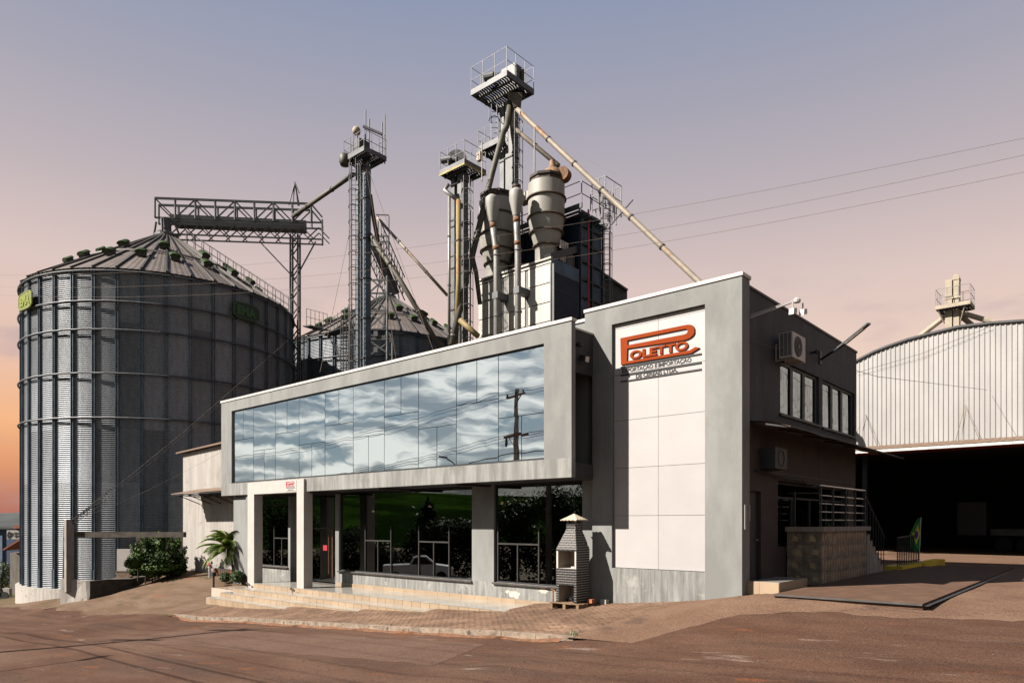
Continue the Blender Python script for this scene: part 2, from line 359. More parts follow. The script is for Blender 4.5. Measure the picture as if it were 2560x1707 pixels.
def lettering(name, txt, x0, x1, z0, z1, y, m, parent, ex=.03, bold=.02, shear=0.0):
    me = text_mesh(txt, x1 - x0, z1 - z0, ex, bold, shear); me.materials.append(m)
    return piece(name, me, (x0, y, z0), parent, FACE_FRONT)

# ---------------------------------------------------------------- the lie of the land (thin-plate surface through surveyed heights)
GP = np.array([(-26, -4.8, -2.28), (-18.3, -4.8, -1.72), (-12.9, -4.8, -1.33), (-8.75, -4.8, -1.07), (-3.2, -4.8, -.71), (-1.3, -4.8, -.62),
 (-3.9, 0, -.53), (-2.2, 0, -.375), (-.9, 0, -.24), (-.36, 0, -.14), (0, 0, -.02), (-6.35, -1.4, -.82), (-9.2, -2.1, -1.0), (-12, -2.5, -1.16), (-15.5, -3.1, -1.32), (-21, -3.3, -1.6),
 (.1, -4.5, -.56), (.7, -4, -.43), (1.0, -2, -.17), (3.9, -.25, -.05), (1, -.5, .0), (1, 5, .05), (1, 10, .08), (.3, 17.2, .10), (3.8, 17.3, .10), (4, 10, .07), (4, 5, .02), (10, 0, .0), (10, 10, .08), (20, 0, .1), (20, 20, .15), (4, 26, .12),
 (7, -16.5, -.15), (0, -10, -.7), (-8, -13, -1.2), (-10, -8, -1.25), (10, -8, -.12), (-20, -10, -1.95), (-30, -10, -2.65), (-20, -17, -2.0), (-30.4, -5, -2.6), (-36.5, -5, -2.95), (-44.5, -5, -3.4), (-40.8, -3.9, -2.85),
 (-64, 0, -3.6), (-64, -12, -4.2), (-35.2, -4.4, -2.5), (-33.3, 1.2, -.95), (-28.5, 1.2, -1.0), (-23.5, -1.7, -1.5), (-24, 1, -1.1), (-33.4, -1.6, -1.77), (-28, -2, -1.65), (-25, 10, -.3), (-10, 12, .03), (-40, 20, -1.0), (-20, 30, .1), (0, 40, .15), (-60, 30, -2.5), (-8, -25, -1.2), (15, -25, 0), (-30, -28, -2.2), (25, -12, .2)])
def _u(r2): return np.where(r2 > 1e-9, r2 * np.log(np.maximum(r2, 1e-9)), 0)
_n = len(GP); _A = np.zeros((_n + 3, _n + 3)); _d = ((GP[:, None, :2] - GP[None, :, :2]) ** 2).sum(-1)
_A[:_n, :_n] = _u(_d) + np.eye(_n) * 2.0; _A[:_n, _n] = 1; _A[:_n, _n + 1:] = GP[:, :2]; _A[_n:, :_n] = _A[:_n, _n:].T
_S = np.linalg.solve(_A, np.concatenate([GP[:, 2], np.zeros(3)]))
def gs(x, y):
    x = np.clip(np.asarray(x, float), -64, 25); y = np.clip(np.asarray(y, float), -28, 40)
    r = (x[..., None] - GP[:, 0]) ** 2 + (y[..., None] - GP[:, 1]) ** 2
    return (_u(r) * _S[:_n]).sum(-1) + _S[_n] + _S[_n + 1] * x + _S[_n + 2] * y
def g1(x, y): return float(gs(np.array([x]), np.array([y]))[0])
def drop(x): return .13 * float(np.clip((x + 20.6) / 1.5, 0, 1) * np.clip((-.9 - x) / 1.4, 0, 1))
def road_z(x, y): return g1(x, y) - drop(x)
EDGE = [(-80, -4.95), (-27.5, -5.0), (-26, -4.75), (-20.6, -4.93), (-1.3, -4.93), (-.4, -4.95), (.1, -4.5), (.5, -3.2), (.8, -2.3), (1.5, -1.7), (3, -1.4), (4.5, -1.1), (5.5, -.5), (7, 1.5), (60, 3)]
def edge(x): return float(np.interp(x, [e[0] for e in EDGE], [e[1] for e in EDGE]))

# ground materials
def ground_mat(name, base, c2, grain, patches, rough=.9, bump=.6, stripes=None, stretch=(1, 1, 1)):
    m = bpy.data.materials.new(name); m.use_nodes = True; t = m.node_tree; b = t.nodes['Principled BSDF']; b.inputs['Roughness'].default_value = rough; b.inputs['Specular IOR Level'].default_value = .12
    tcn = t.nodes.new('ShaderNodeTexCoord'); cur = None
    def noise(sc, det=6, rgh=.6, st=(1, 1, 1)):
        mpn = t.nodes.new('ShaderNodeMapping'); t.links.new(tcn.outputs['Object'], mpn.inputs[0]); mpn.inputs['Scale'].default_value = st
        n = t.nodes.new('ShaderNodeTexNoise'); n.inputs['Scale'].default_value = sc; n.inputs['Detail'].default_value = det; n.inputs['Roughness'].default_value = rgh
        t.links.new(mpn.outputs[0], n.inputs['Vector']); return n.outputs[0]
    def sm(v, a, c):
        mr = t.nodes.new('ShaderNodeMapRange'); mr.interpolation_type = 'SMOOTHSTEP'; mr.inputs[1].default_value = a; mr.inputs[2].default_value = c; t.links.new(v, mr.inputs[0]); return mr.outputs[0]
    def mixc(f, a, c):
        mx = t.nodes.new('ShaderNodeMix'); mx.data_type = 'RGBA'; t.links.new(f, mx.inputs[0])
        for i, s in ((6, a), (7, c)):
            if isinstance(s, tuple): mx.inputs[i].default_value = (*s, 1)
            else: t.links.new(s, mx.inputs[i])
        return mx.outputs[2]
    base = alb(base); c2 = alb(c2); patches = [(a, b_, c_, alb(d), e_, f_) for a, b_, c_, d, e_, f_ in patches]
    cur = mixc(sm(noise(.55, 8, .65, stretch), .35, .65), base, c2)
    for (sc, lo, hi, c, st, det) in patches: cur = mixc(sm(noise(sc, det, .6, st), lo, hi), cur, c)
    g = sm(noise(grain, 3), .3, .7)
    mx = t.nodes.new('ShaderNodeMix'); mx.data_type = 'RGBA'; mx.blend_type = 'MULTIPLY'; mx.inputs[0].default_value = .75; t.links.new(cur, mx.inputs[6])
    rr = t.nodes.new('ShaderNodeValToRGB'); rr.color_ramp.elements[0].color = (.38, .37, .36, 1); rr.color_ramp.elements[1].color = (1.34, 1.32, 1.30, 1); t.links.new(g, rr.inputs[0]); t.links.new(rr.outputs[0], mx.inputs[7])
    t.links.new(mx.outputs[2], b.inputs['Base Color'])
    bn = t.nodes.new('ShaderNodeBump'); bn.inputs['Strength'].default_value = bump; bn.inputs['Distance'].default_value = .012; t.links.new(noise(grain, 4), bn.inputs['Height']); t.links.new(bn.outputs[0], b.inputs['Normal'])
    return m
M_EARTH = ground_mat('earth', (.10, .075, .04), (.13, .09, .05), 18, [(1.2, .5, .62, (.06, .07, .02), (1, 1, 1), 7)])
M_ASPH = ground_mat('dusty_asphalt', (.074, .036, .0225), (.106, .057, .037), 32,
   [(.35, .52, .72, (.062, .036, .025), (.5, 2.4, 1), 7), (.8, .61, .72, (.15, .055, .022), (.7, 1.5, 1), 7), (1.1, .61, .76, (.24, .185, .155), (.55, 1.9, 1), 10), (.25, .55, .75, (.125, .074, .052), (.3, 1.2, 1), 6)], stretch=(.7, 1.6, 1))
M_APRON = ground_mat('pale_concrete_apron', (.145, .085, .056), (.185, .115, .078), 30, [(.9, .55, .7, (.10, .062, .045), (1, 1, 1), 7), (2.2, .66, .74, (.20, .075, .03), (1, 1, 1), 6)])
M_DRIVE = ground_mat('worn_driveway', (.115, .072, .046), (.165, .112, .078), 26, [(.8, .52, .68, (.07, .06, .025), (.6, 1.6, 1), 7), (.5, .57, .7, (.17, .085, .05), (.5, 2, 1), 7)], stretch=(.6, 2, 1))
M_BED = ground_mat('sandy_bedding', (.15, .092, .058), (.18, .115, .075), 25, [])
M_PAVE = mat('brown_paver', (.165, .100, .065), .9, rand=.22, spec=.15, var=.22, scale=.9, col2=(.235, .148, .10), bump=.5, bscale=45)

def sheet(name, m, xs, ylo, yhi, ny, zf, dz, label=None, kind='structure'):
    P = []
    for j in range(ny + 1):
        row = []
        for x in xs:
            a, b = ylo(x), yhi(x); y = a + (b - a) * j / ny; row.append((x, y, zf(x, y) + dz))
        P.append(row)
    o = MB().grid(P).build(name, m, smooth=True, org=(0, 0, 0)); return tag(o, label, kind=kind)
xs = [-2500, -900, -300, -120] + list(np.arange(-66, 27, 1.5)) + [40, 80, 300, 900, 2500]
ys = [-2500, -900, -300, -120, -60] + list(np.arange(-30, 42, 1.5)) + [60, 120, 300, 900, 2500]
P = [[(x, y, g1(x, y) - drop(x) - .05 - (0.6 if abs(x) > 100 or abs(y) > 100 else 0)) for x in xs] for y in ys]
tag(MB().grid(P).build('ground', M_EARTH, smooth=True, org=(0, 0, 0)), 'brown earth and rough grass ground', kind='structure')
rx = sorted(set([round(float(x), 2) for x in np.arange(-66, -28, 2)] + [round(float(x), 2) for x in np.arange(-28, 8, .5)] + [8, 10, 14, 20, 30, 45]))
def ragged(x): return edge(x) + (.13 * math.sin(x * 3.1) + .09 * math.sin(x * 7.7) if x < -20.8 or x > .2 else 0)
sheet('road', M_ASPH, rx, lambda x: -19.5, ragged, 26, road_z, .0, 'reddish brown asphalt road and forecourt')
ax = [round(float(x), 3) for x in np.arange(-.02, 8, .25)] + [10, 14, 20, 30]
sheet('yard', M_APRON, ax, lambda x: ragged(x) - .25, lambda x: 45.0, 90, lambda x, y: g1(x, y), .004, 'pale dusty concrete yard beside the office')
sheet('yard_ramp', M_APRON, [round(-1.6 + .08 * k, 3) for k in range(20)] + [-.02], lambda x: -4.93, lambda x: .2, 40, lambda x, y: g1(x, y), .004, 'pale rough concrete ramp at the office corner')
sheet('warehouse_floor', M_APRON, [-7, -5, -3, -1.5, -.02], lambda x: 9.6, lambda x: 45.0, 40, lambda x, y: g1(x, y), .004, 'concrete floor reaching into the dark warehouse')
M_PATCH = ground_mat('pale_asphalt_patch', (.098, .055, .039), (.118, .070, .050), 34, [(.7, .55, .7, (.080, .046, .032), (1, 2, 1), 6)])
def gpt(px, py):
    z = -1.0
    for _ in range(12): d = ray(px, py); p = CAMP + d * ((z - CAMP.z) / d.z); z = road_z(p.x, p.y)
    return p
q4 = [gpt(*p) for p in ((470, 1572), (1213, 1609), (1083, 1663), (250, 1603))]; P = []
for j in range(9):
    v_ = j / 8; row = []
    for i in range(41):
        u_ = i / 40; p = q4[0].lerp(q4[1], u_).lerp(q4[3].lerp(q4[2], u_), v_); jx = .05 * math.sin(i * 1.7) if j in (0, 8) else 0; row.append((p.x, p.y + jx, road_z(p.x, p.y + jx) + .004))
    P.append(row)
tag(MB().grid(P).build('road_patch', M_PATCH, smooth=True, org=(0, 0, 0)), 'paler resurfaced strip in the asphalt along the kerb', kind='structure')
dxs = [round(float(x), 3) for x in np.arange(-46, -19.9, .6)]
sheet('driveway', M_DRIVE, dxs, lambda x: ragged(x) - .15, lambda x: 6.0, 16, lambda x, y: g1(x, y), .006, 'worn brown driveway rising to the white shed')

# ---------------------------------------------------------------- pavement: kerb stones and pavers
pav = thing('pavement', (-10, -3, g1(-10, -3)), 'brown paver pavement with a worn whitewashed kerb in front of the office', 'pavement'); pav['kind'] = 'structure'; del pav['category']
sx = [round(float(x), 3) for x in np.arange(-20.5, -1.2, .3)]
STEPF = lambda x: -3.2 if x < -15.6 else (-2.68 if x < -12 else (-2.2 if x < -9.2 else (-1.5 if x < -6.4 else .12)))
P = []
for j in range(13):
    P.append([(x, -4.72 + (min(.1, STEPF(x) + .3) + 4.72) * j / 12, g1(x, -4.72 + (min(.1, STEPF(x) + .3) + 4.72) * j / 12) - .010) for x in sx])
MB().grid(P).build('bedding', M_BED, pav)
KX = list(np.arange(-20.45, -1.5, 1.0))
for i, x in enumerate(KX):
    x1 = min(x + .985, -1.45); m = MB(); j = random.uniform(-.006, .006)
    za, zb = g1(x, -4.8), g1(x1, -4.8)
    ra, rb = road_z(x, -4.95) - .1, road_z(x1, -4.95) - .1
    m.hexa([(x, -4.90 + j, ra), (x1, -4.90 + j, rb), (x1, -4.72, rb), (x, -4.72, ra), (x, -4.87 + j, za + .012), (x1, -4.87 + j, zb + .012), (x1, -4.72, zb + .012), (x, -4.72, za + .012)])
    m.build('kerb_stone', M_CURB, pav)
m = MB()                                            # strip of red soil washed against the kerb
P = [[(x, -4.90 - .05 - w * (.10 + .06 * math.sin(x * 2.3) + .05 * math.sin(x * 6.1)), road_z(x, -5) + .004 + .05 * (1 - w) * (1 - .3 * math.sin(x * 4))) for x in np.arange(-20.4, -1.5, .25)] for w in (1.0, .0)]
tag(m.grid(P).build('soil_deposit', M_SOIL, pav), kind='stuff')
pw, pl = .21, .105
def paver_verts(cx, cy, hz):
    vs = []
    for a, b in ((-1, -1), (1, -1), (1, 1), (-1, 1)):
        x, y = cx + a * (pw / 2 - .004), cy + b * (pl / 2 - .004); vs.append((x, y, g1(x, y) - .015))
    for a, b in ((-1, -1), (1, -1), (1, 1), (-1, 1)):
        x, y = cx + a * (pw / 2 - .007), cy + b * (pl / 2 - .007); vs.append((x, y, g1(x, y) + hz))
    return vs
pcs = []
for j in range(60):
    y = -4.67 + j * pl
    if y > .0: break
    for i in range(100):
        x = -20.3 + i * pw + (pw / 2 if j % 2 else 0)
        if x > -1.55 + .75 * (y + 4.7) / 4.7: break
        if y > STEPF(x + .05) - .06: continue
        pcs.append((x, y))
pcs.sort(key=lambda p: (Vector((p[0], p[1], 0)) - Vector((CAMP.x, CAMP.y, 0))).length)
rest = MB()
for k, (x, y) in enumerate(pcs):
    hz = random.uniform(-.003, .003); vs = paver_verts(x, y, hz)
    if k < 300: MB().hexa(vs).build('paver', M_PAVE, pav)
    else: rest.hexa(vs)
tag(rest.build('paver_field', M_PAVE, pav), kind='stuff')

# ================================================================ OFFICE BUILDING
off = thing('office_building', (-10, 2, -.8), 'two storey grey rendered office with a projecting mirror glass upper floor', 'building')
# --- right block, front frame round the white cladding
w = MB()
w.box((-4.40, 0, -1.2), (-3.745, .45, 7.70)); w.box((-.965, 0, -1.2), (0, .45, 7.70))
w.box((-3.745, 0, 7.20), (-.965, .45, 7.70)); w.box((-4.66, 0, 7.10), (-4.40, .45, 7.70))
w.build('front_wall', M_WALL, off)
MB().box((-3.745, 0, -1.2), (-.965, .45, .46)).build('front_plinth', M_LOWW, off)
box('cladding_backing', (-3.745, .20, .46), (-.965, .44, 7.20), M_JOINT, off)
zs = [.47, 1.904, 3.213, 4.523, 5.797, 7.073, 7.19]; xsp = [-3.735, -2.346, -.975]
for i in range(2):
    for j in range(6): box('cladding_panel', (xsp[i] + .005, .10, zs[j] + .005), (xsp[i + 1] - .005, .19, zs[j + 1] - .005), M_PANEL, off)
box('coping', (-4.68, -.03, 7.70), (.03, .48, 7.785), M_COPING, off)
# --- side wall of the right block
SW = -.03
s = MB()
wins = [(2.535, 5.66, 4.64, 6.085), (5.96, 9.24, 4.62, 6.10)]
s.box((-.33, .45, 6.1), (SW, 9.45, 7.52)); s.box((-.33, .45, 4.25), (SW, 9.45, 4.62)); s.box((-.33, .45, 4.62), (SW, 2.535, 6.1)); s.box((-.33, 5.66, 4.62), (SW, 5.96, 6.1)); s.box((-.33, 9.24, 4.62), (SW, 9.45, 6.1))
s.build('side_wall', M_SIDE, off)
box('side_coping', (-.36, .45, 7.52), (SW + .03, 9.48, 7.58), M_DARK, off)
s = MB(); X0 = -.06                                                   # ground floor side wall: door, window
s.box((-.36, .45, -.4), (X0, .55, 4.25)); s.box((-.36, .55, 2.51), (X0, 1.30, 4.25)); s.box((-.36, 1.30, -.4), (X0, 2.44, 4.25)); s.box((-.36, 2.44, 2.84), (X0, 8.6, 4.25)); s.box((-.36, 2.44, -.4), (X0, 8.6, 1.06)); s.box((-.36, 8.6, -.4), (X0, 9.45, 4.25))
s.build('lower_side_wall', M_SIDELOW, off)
MB().box((X0, .45, 3.02), (X0 + .012, 9.4, 3.05)).box((X0, 5.7, 3.05), (X0 + .012, 5.73, 4.2)).build('wall_seam', M_DARK, off)
d = box('side_door', (-.30, .56, .26), (-.16, 1.29, 2.50), M_DARK, off)
MB().tube((-.16, 1.2, 1.27), (-.10, 1.2, 1.27), .012).tube((-.10, 1.2, 1.27), (-.10, 1.08, 1.27), .012).build('handle', M_RAIL, d)
sg = box('door_sign', (-.158, .62, 1.75), (-.150, .84, 2.15), M_ACW, d)
m = MB(); m.tube((-.1495, .73, 2.03), (-.148, .73, 2.03), .045, 12); m.prism([(-.1495, .66, 1.86), (-.1495, .80, 1.86), (-.1495, .775, 1.99), (-.1495, .685, 1.99)], (.0015, 0, 0)); m.box((-.1495, .66, 1.79), (-.148, .8, 1.81)); m.build('door_sign_symbol', M_BLACKL, d)
wi = MB().box((-.30, 2.46, 1.07), (-.22, 2.52, 2.83)).box((-.30, 8.52, 1.07), (-.22, 8.58, 2.83)).box((-.30, 2.52, 2.77), (-.22, 8.52, 2.83)).box((-.30, 2.52, 1.07), (-.22, 8.52, 1.13)).box((-.30, 2.52, 2.38), (-.22, 8.52, 2.43))
for y in (3.9, 5.4, 6.9): wi.box((-.30, y, 1.13), (-.22, y + .05, 2.38))
wi = wi.build('lower_side_window', M_DARK, off)
for a, b in ((2.52, 3.9), (3.95, 5.4), (5.45, 6.9), (6.95, 8.52)): box('pane', (-.27, a, 1.13), (-.262, b, 2.38), G_LO, wi)
for (y0, y1, z0, z1) in wins:
    f = MB(); fx0, fx1 = -.20, -.10; t = .07
    f.box((fx0, y0, z0), (fx1, y1, z0 + t)); f.box((fx0, y0, z1 - t), (fx1, y1, z1)); f.box((fx0, y0, z0 + t), (fx1, y0 + t, z1 - t)); f.box((fx0, y1 - .16, z0 + t), (fx1, y1, z1 - t))
    bw = (y1 - .16 - y0 - t) / 3; ed = []
    for k in range(3):
        a = y0 + t + bw * k; b = a + bw
        if k < 2: f.box((fx0, b - .11, z0 + t), (fx1, b + .09, z1 - t))
        ed.append((a + (0 if k == 0 else .09), b - (.11 if k < 2 else 0)))
    fo = f.build('side_window', M_DARK, off)
    for a, b in ed:
        pm = MB().box((-.003, -(b - a) / 2, 0), (.003, (b - a) / 2, z1 - z0 - 2 * t)).mesh('pane', G_WIN)
        piece('pane', pm, (-.14, (a + b) / 2, z0 + t), fo, (0, R_(random.uniform(-.3, .3)), R_(random.uniform(-.6, .6))))
    box('sill', (-.10, y0 - .08, z0 - .05), (.03, y1 + .04, z0 - .002), M_DARK, fo)
# --- body behind (roofs, rear walls) so the block has depth
b = MB(); b.box((-25.4, .45, 6.6), (-4.66, 9.3, 6.9)); b.box((-4.66, .45, 6.7), (-.33, 9.3, 6.9)); b.build('roof_slab', M_CONC, off)
b = MB(); b.box((-25.4, 9.3, -1.2), (-.36, 9.45, 7.5)); b.box((-25.55, .14, -1.6), (-25.4, 9.45, 7.45)); b.build('rear_wall', M_WALL, off)
b = MB(); b.box((-25.4, .14, 3.1), (-4.66, .44, 7.50)); b.build('upper_wall', M_WALL, off)
box('upper_coping', (-25.45, .10, 7.50), (-4.69, .48, 7.585), M_COPING, off)
# --- projecting upper box with mirror glass
YB = -1.353
b = MB()
b.box((-23.75, YB, 6.645), (-4.128, YB + .175, 7.10)); b.box((-23.75, YB, 3.45), (-22.80, YB + .175, 6.645)); b.box((-5.07, YB, 3.45), (-4.128, YB + .175, 6.645))
b.build('glass_box_frame', M_WALL, off)
box('glass_box_lower_band', (-23.75, YB, 2.925), (-4.128, YB + .175, 3.45), M_BAND, off)
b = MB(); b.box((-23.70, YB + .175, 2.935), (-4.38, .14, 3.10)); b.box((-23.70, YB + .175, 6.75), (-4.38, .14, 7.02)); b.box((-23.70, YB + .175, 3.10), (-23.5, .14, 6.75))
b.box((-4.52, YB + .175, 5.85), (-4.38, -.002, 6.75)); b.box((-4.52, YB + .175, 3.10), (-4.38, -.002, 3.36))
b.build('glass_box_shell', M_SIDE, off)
box('glass_box_coping', (-23.78, YB - .03, 7.10), (-4.10, YB + .20, 7.185), M_COPING, off)
box('glass_box_side_coping', (-4.55, YB + .20, 7.02), (-4.36, -.002, 7.065), M_COPING, off)
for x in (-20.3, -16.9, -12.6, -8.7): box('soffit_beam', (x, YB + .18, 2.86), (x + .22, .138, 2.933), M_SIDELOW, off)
fl = MB().tube((-4.38, -.93, 6.55), (-4.22, -.93, 6.55), .035).lathe((-4.17, -.93, 6.47), [(0, 0), (.08, .03), (.09, .1), (.04, .15), (0, .16)], 10).build('dome_camera', M_DARK)
tag(fl, 'small dark dome camera on the shaded side of the glass box', 'camera')
fl = thing('floodlight', (-4.3, -.62, 6.2), 'small black floodlight below the dome camera on the glass box side', 'lamp')
MB().box((-4.38, -.66, 6.24), (-4.30, -.60, 6.29)).hexa([(-4.30, -.74, 6.20), (-4.14, -.74, 6.10), (-4.14, -.52, 6.10), (-4.30, -.52, 6.20), (-4.30, -.74, 6.33), (-4.12, -.74, 6.27), (-4.12, -.52, 6.27), (-4.30, -.52, 6.33)]).build('lamp_housing', M_DARK, fl)
MB().hexa([(-4.139, -.71, 6.12), (-4.132, -.71, 6.12), (-4.132, -.55, 6.12), (-4.139, -.55, 6.12), (-4.119, -.71, 6.26), (-4.112, -.71, 6.26), (-4.112, -.55, 6.26), (-4.119, -.55, 6.26)]).build('lens', M_LAMP, fl)
# curtain wall panes: ten bays, alternately split above and below
cw = MB(); gx0, gx1, gz0, gz1 = -22.80, -5.07, 3.45, 6.645
box('glazing_backing', (gx0, -1.20, gz0), (gx1, -1.18, gz1), M_BLACK, off)
cwf = MB().box((gx0, -1.30, gz0 + .001), (gx1, -1.24, gz0 + .05)).box((gx0, -1.30, gz1 - .05), (gx1, -1.24, gz1 - .001)).box((gx0, -1.30, gz0 + .05), (gx0 + .05, -1.24, gz1 - .05)).box((gx1 - .03, -1.30, gz0 + .05), (gx1, -1.24, gz1 - .05)).build('curtain_wall', M_DARK, off)
bw = (gx1 - gx0) / 10
for i in range(10):
    a, b_ = gx0 + bw * i, gx0 + bw * (i + 1); h = gz1 - gz0
    if i % 2 == 0: zz = gz1 - .41 * h; cells = [(a, b_, gz0, zz), (a, (a + b_) / 2, zz, gz1), ((a + b_) / 2, b_, zz, gz1)]
    else: zz = gz1 - .59 * h; cells = [(a, b_, zz, gz1), (a, (a + b_) / 2, gz0, zz), ((a + b_) / 2, b_, gz0, zz)]
    for (p, q, u, v) in cells:
        p, q, u, v = max(p, gx0 + .05) + .012, min(q, gx1 - .03) - .012, max(u, gz0 + .05) + .010, min(v, gz1 - .05) - .010
        pm = MB().box((-(q - p) / 2, -.004, -(v - u) / 2), ((q - p) / 2, .004, (v - u) / 2)).mesh('pane', G_UP)
        piece('pane', pm, ((p + q) / 2, -1.27, (u + v) / 2), cwf, (R_(random.uniform(-.12, .12)), 0, R_(random.uniform(-.16, .16))))
# --- ground floor front
YW = .14
lw = MB()
for x0_, x1_, z0_ in ((-25.4, -23.29, -1.6), (-20.64, -20.40, -.23), (-17.11, -16.87, -.21), (-9.34, -8.35, -.20), (-4.85, -4.40, -.2)): box('front_pier', (x0_, YW, z0_), (x1_, .44, 2.93), M_WALL, off)
lw = MB(); lw.box((-23.29, YW, -1.6), (-20.40, .44, -.23)); lw.box((-17.11, YW, -1.5), (-16.87, .44, -.21)); lw.box((-16.87, YW, -1.5), (-9.34, .44, -.21)); lw.box((-9.34, YW, -1.5), (-8.35, .44, -.20)); lw.box((-8.35, YW, -1.5), (-4.40, .44, -.20))
lw.build('apron_wall', M_LOWW, off)
for i, (px, pz, sc) in enumerate(((-7.75, -.47, .10), (-7.45, -.53, .22), (-6.3, -.36, .16))):   # plaster fallen off
    pts = []
    for k in range(14):
        t = 2 * math.pi * k / 14; r = sc * random.uniform(.6, 1.15); pts.append((px + r * 1.2 * math.cos(t), .136, pz + r * .6 * math.sin(t)))
    MB().prism(pts, (0, .003, 0)).build('bare_plaster', mat('bare_plaster', (.50, .44, .38), .9, var=.12, scale=8), off)
inn = MB(); inn.box((-25.2, 7, -.9), (-4.5, 7.1, 3.0)); inn.box((-25.3, .5, -.9), (-25.2, 7, 3.0)); inn.box((-4.6, .5, -.9), (-4.5, 7, 3.0)); inn.build('interior_wall', M_INT, off)
box('interior_floor', (-25.2, .44, -.95), (-4.6, 7, -.815), M_INTF, off); box('interior_ceiling', (-25.2, .46, 2.95), (-4.6, 7, 3.05), M_INT, off)
MB().box((-12.6, 4.2, -.815), (-11.9, 4.6, 2.95)).box((-15.4, 3.6, -.815), (-14.2, 4.3, 2.95)).build('interior_column', M_INTF, off)
def shopwin(x0, x1, z0, vx, trs, name='shop_window'):
    f = MB(); z1 = 2.93
    f.box((x0, .22, z0), (x1, .28, z0 + .04)); f.box((x0, .22, z1 - .04), (x1, .28, z1)); f.box((x0, .22, z0 + .04), (x0 + .04, .28, z1 - .04)); f.box((x1 - .04, .22, z0 + .04), (x1, .28, z1 - .04))
    fo = f.build(name, M_DARK, off)
    b_ = MB()
    for (a, c, zt, mids) in trs:
        b_.box((a - .02, .205, zt - .025), (c + .02, .222, zt + .025))
        for q in (a, c): b_.box((q - .02, .205, z0 + .06), (q + .02, .222, zt - .025)); b_.box((q - .02, .205, zt + .025), (q + .02, .222, zt + .55))
        for q in mids: b_.box((q - .02, .205, z0 + .06), (q + .02, .222, zt - .025))
    if trs: b_.build('transom', mat('aluminium_bar', (.05, .047, .044), .5, metal=.4), fo)
    e = [x0 + .04] + vx + [x1 - .04]
    for a, c in zip(e, e[1:]): box('pane', (a + .005, .245, z0 + .04), (c - .005, .253, z1 - .04), G_LO, fo)
    box('sill', (x0 - .02, .06, z0 - .05), (x1 + .02, .30, z0 - .003), mat('sill_stone', (.075, .065, .06), .4, var=.3, scale=8), fo)
shopwin(-23.29, -20.64, -.23, [-22.4, -21.5], [(-21.95, -20.75, 1.03, [-21.3])])
shopwin(-16.87, -9.34, -.21, [-16.03, -15.23, -14.44, -13.66, -12.09, -11.3, -10.52, -9.75], [(-15.23, -13.66, 1.03, [-14.44]), (-12.09, -10.52, 1.04, [-11.3])])
shopwin(-8.35, -4.85, -.20, [-7.40, -6.54, -5.6], [(-8.24, -6.54, 1.04, [-7.40])])
dr = MB().box((-20.40, .5, 2.86), (-17.11, .56, 2.93)).box((-20.40, .5, -.80), (-20.34, .56, 2.86)).box((-17.17, .5, -.80), (-17.11, .56, 2.86)).box((-19.2, .5, 1.45), (-17.17, .56, 1.5)).build('entrance_door', M_DARK, off)
for a, c in ((-20.34, -19.2), (-19.19, -18.2), (-18.19, -17.18)): box('pane', (a, .53, -.80), (c, .538, 2.85), G_LO, dr)
MB().tube((-18.0, .44, -.4), (-18.0, .44, 1.2), .03).tube((-17.72, .44, -.55), (-17.72, .44, 1.55), .045).tube((-18.0, .44, 0), (-18.0, .53, 0), .015).tube((-18.0, .44, .9), (-18.0, .53, .9), .015).build('handle', M_DWOOD, dr)
rs = box('red_door_notice', (-18.52, .50, .55), (-18.22, .525, .77), M_REDP, dr)
for i, (x, y, z, mm) in enumerate(((-17.6, 2.4, 2.2, M_LIT), (-14.7, 2.2, 2.35, M_LITW), (-14.6, 2.3, 2.05, M_LITW), (-13.5, 2.0, 2.35, M_LIT), (-10.8, 1.9, 2.25, M_LITW), (-9.9, 1.6, 2.2, M_LIT), (-9.6, 1.9, 2.4, M_LIT))):
    t = thing('pendant_lamp', (x, y, 2.95), ('lit pendant bulb hanging inside above the entrance door', 'upper cool white bulb of the pair behind the long shop window', 'lower cool white bulb of the pair behind the long shop window', 'warm bulb left of the dark column inside the long window', 'cool white bulb near the right third of the long window', 'lower warm bulb at the right end of the long window', 'upper warm bulb at the right end of the long window')[i], 'lamp', 'pendant bulbs inside the shop')
    MB().tube((x, y, z + .05), (x, y, 2.95), .006, 5).build('cord', M_DARK, t)
    MB().lathe((x, y, z), [(0, -.05), (.04, -.03), (.05, 0), (.03, .05), (0, .06)], 8).build('bulb', mm, t, True)
# --- entrance portico
pt = MB(); pt.box((-21.2, -1.45, -1.04), (-20.66, -1.06, 3.41)); pt.box((-17.37, -1.45, -.83), (-16.88, -1.06, 3.41)); pt.box((-20.66, -1.45, 2.91), (-17.37, -1.06, 3.41))
pt = pt.build('entrance_portico', M_WHITE, None); tag(pt, 'white square portico of two posts and a beam at the entrance steps', 'portico')
# --- canopy over the side door
cn = thing('side_canopy', (.5, 5.5, 4.2), 'thin brown sheet canopy along the dark side wall', 'canopy')
P = []
for j in range(5):
    u = j / 4; row = []
    for k in range(25):
        y = .55 + k * .46; row.append((-.03 + u * 1.0, y, 4.22 - .24 * u * u + .05 * math.sin(k * .9) * u * .4))
    P.append(row)
cm = MB().grid(P); cm.v += [(p[0], p[1], p[2] + .012) for p in cm.v]; n_ = len(cm.v) // 2; cm.f += [tuple(i + n_ for i in f)[::-1] for f in cm.f]; cm.m = [0] * len(cm.f)
cm.build('sheet', mat('brown_translucent_sheet', (.16, .09, .04), .5, var=.2), cn)
m = MB()
for k in range(0, 25, 4): y = .6 + k * .46; m.beam((-.03, y, 4.21), (.95, y, 4.0), .04)
m.beam((.95, .55, 4.02), (.95, 11.5, 4.0), .03); m.build('bracket', M_DARK, cn)
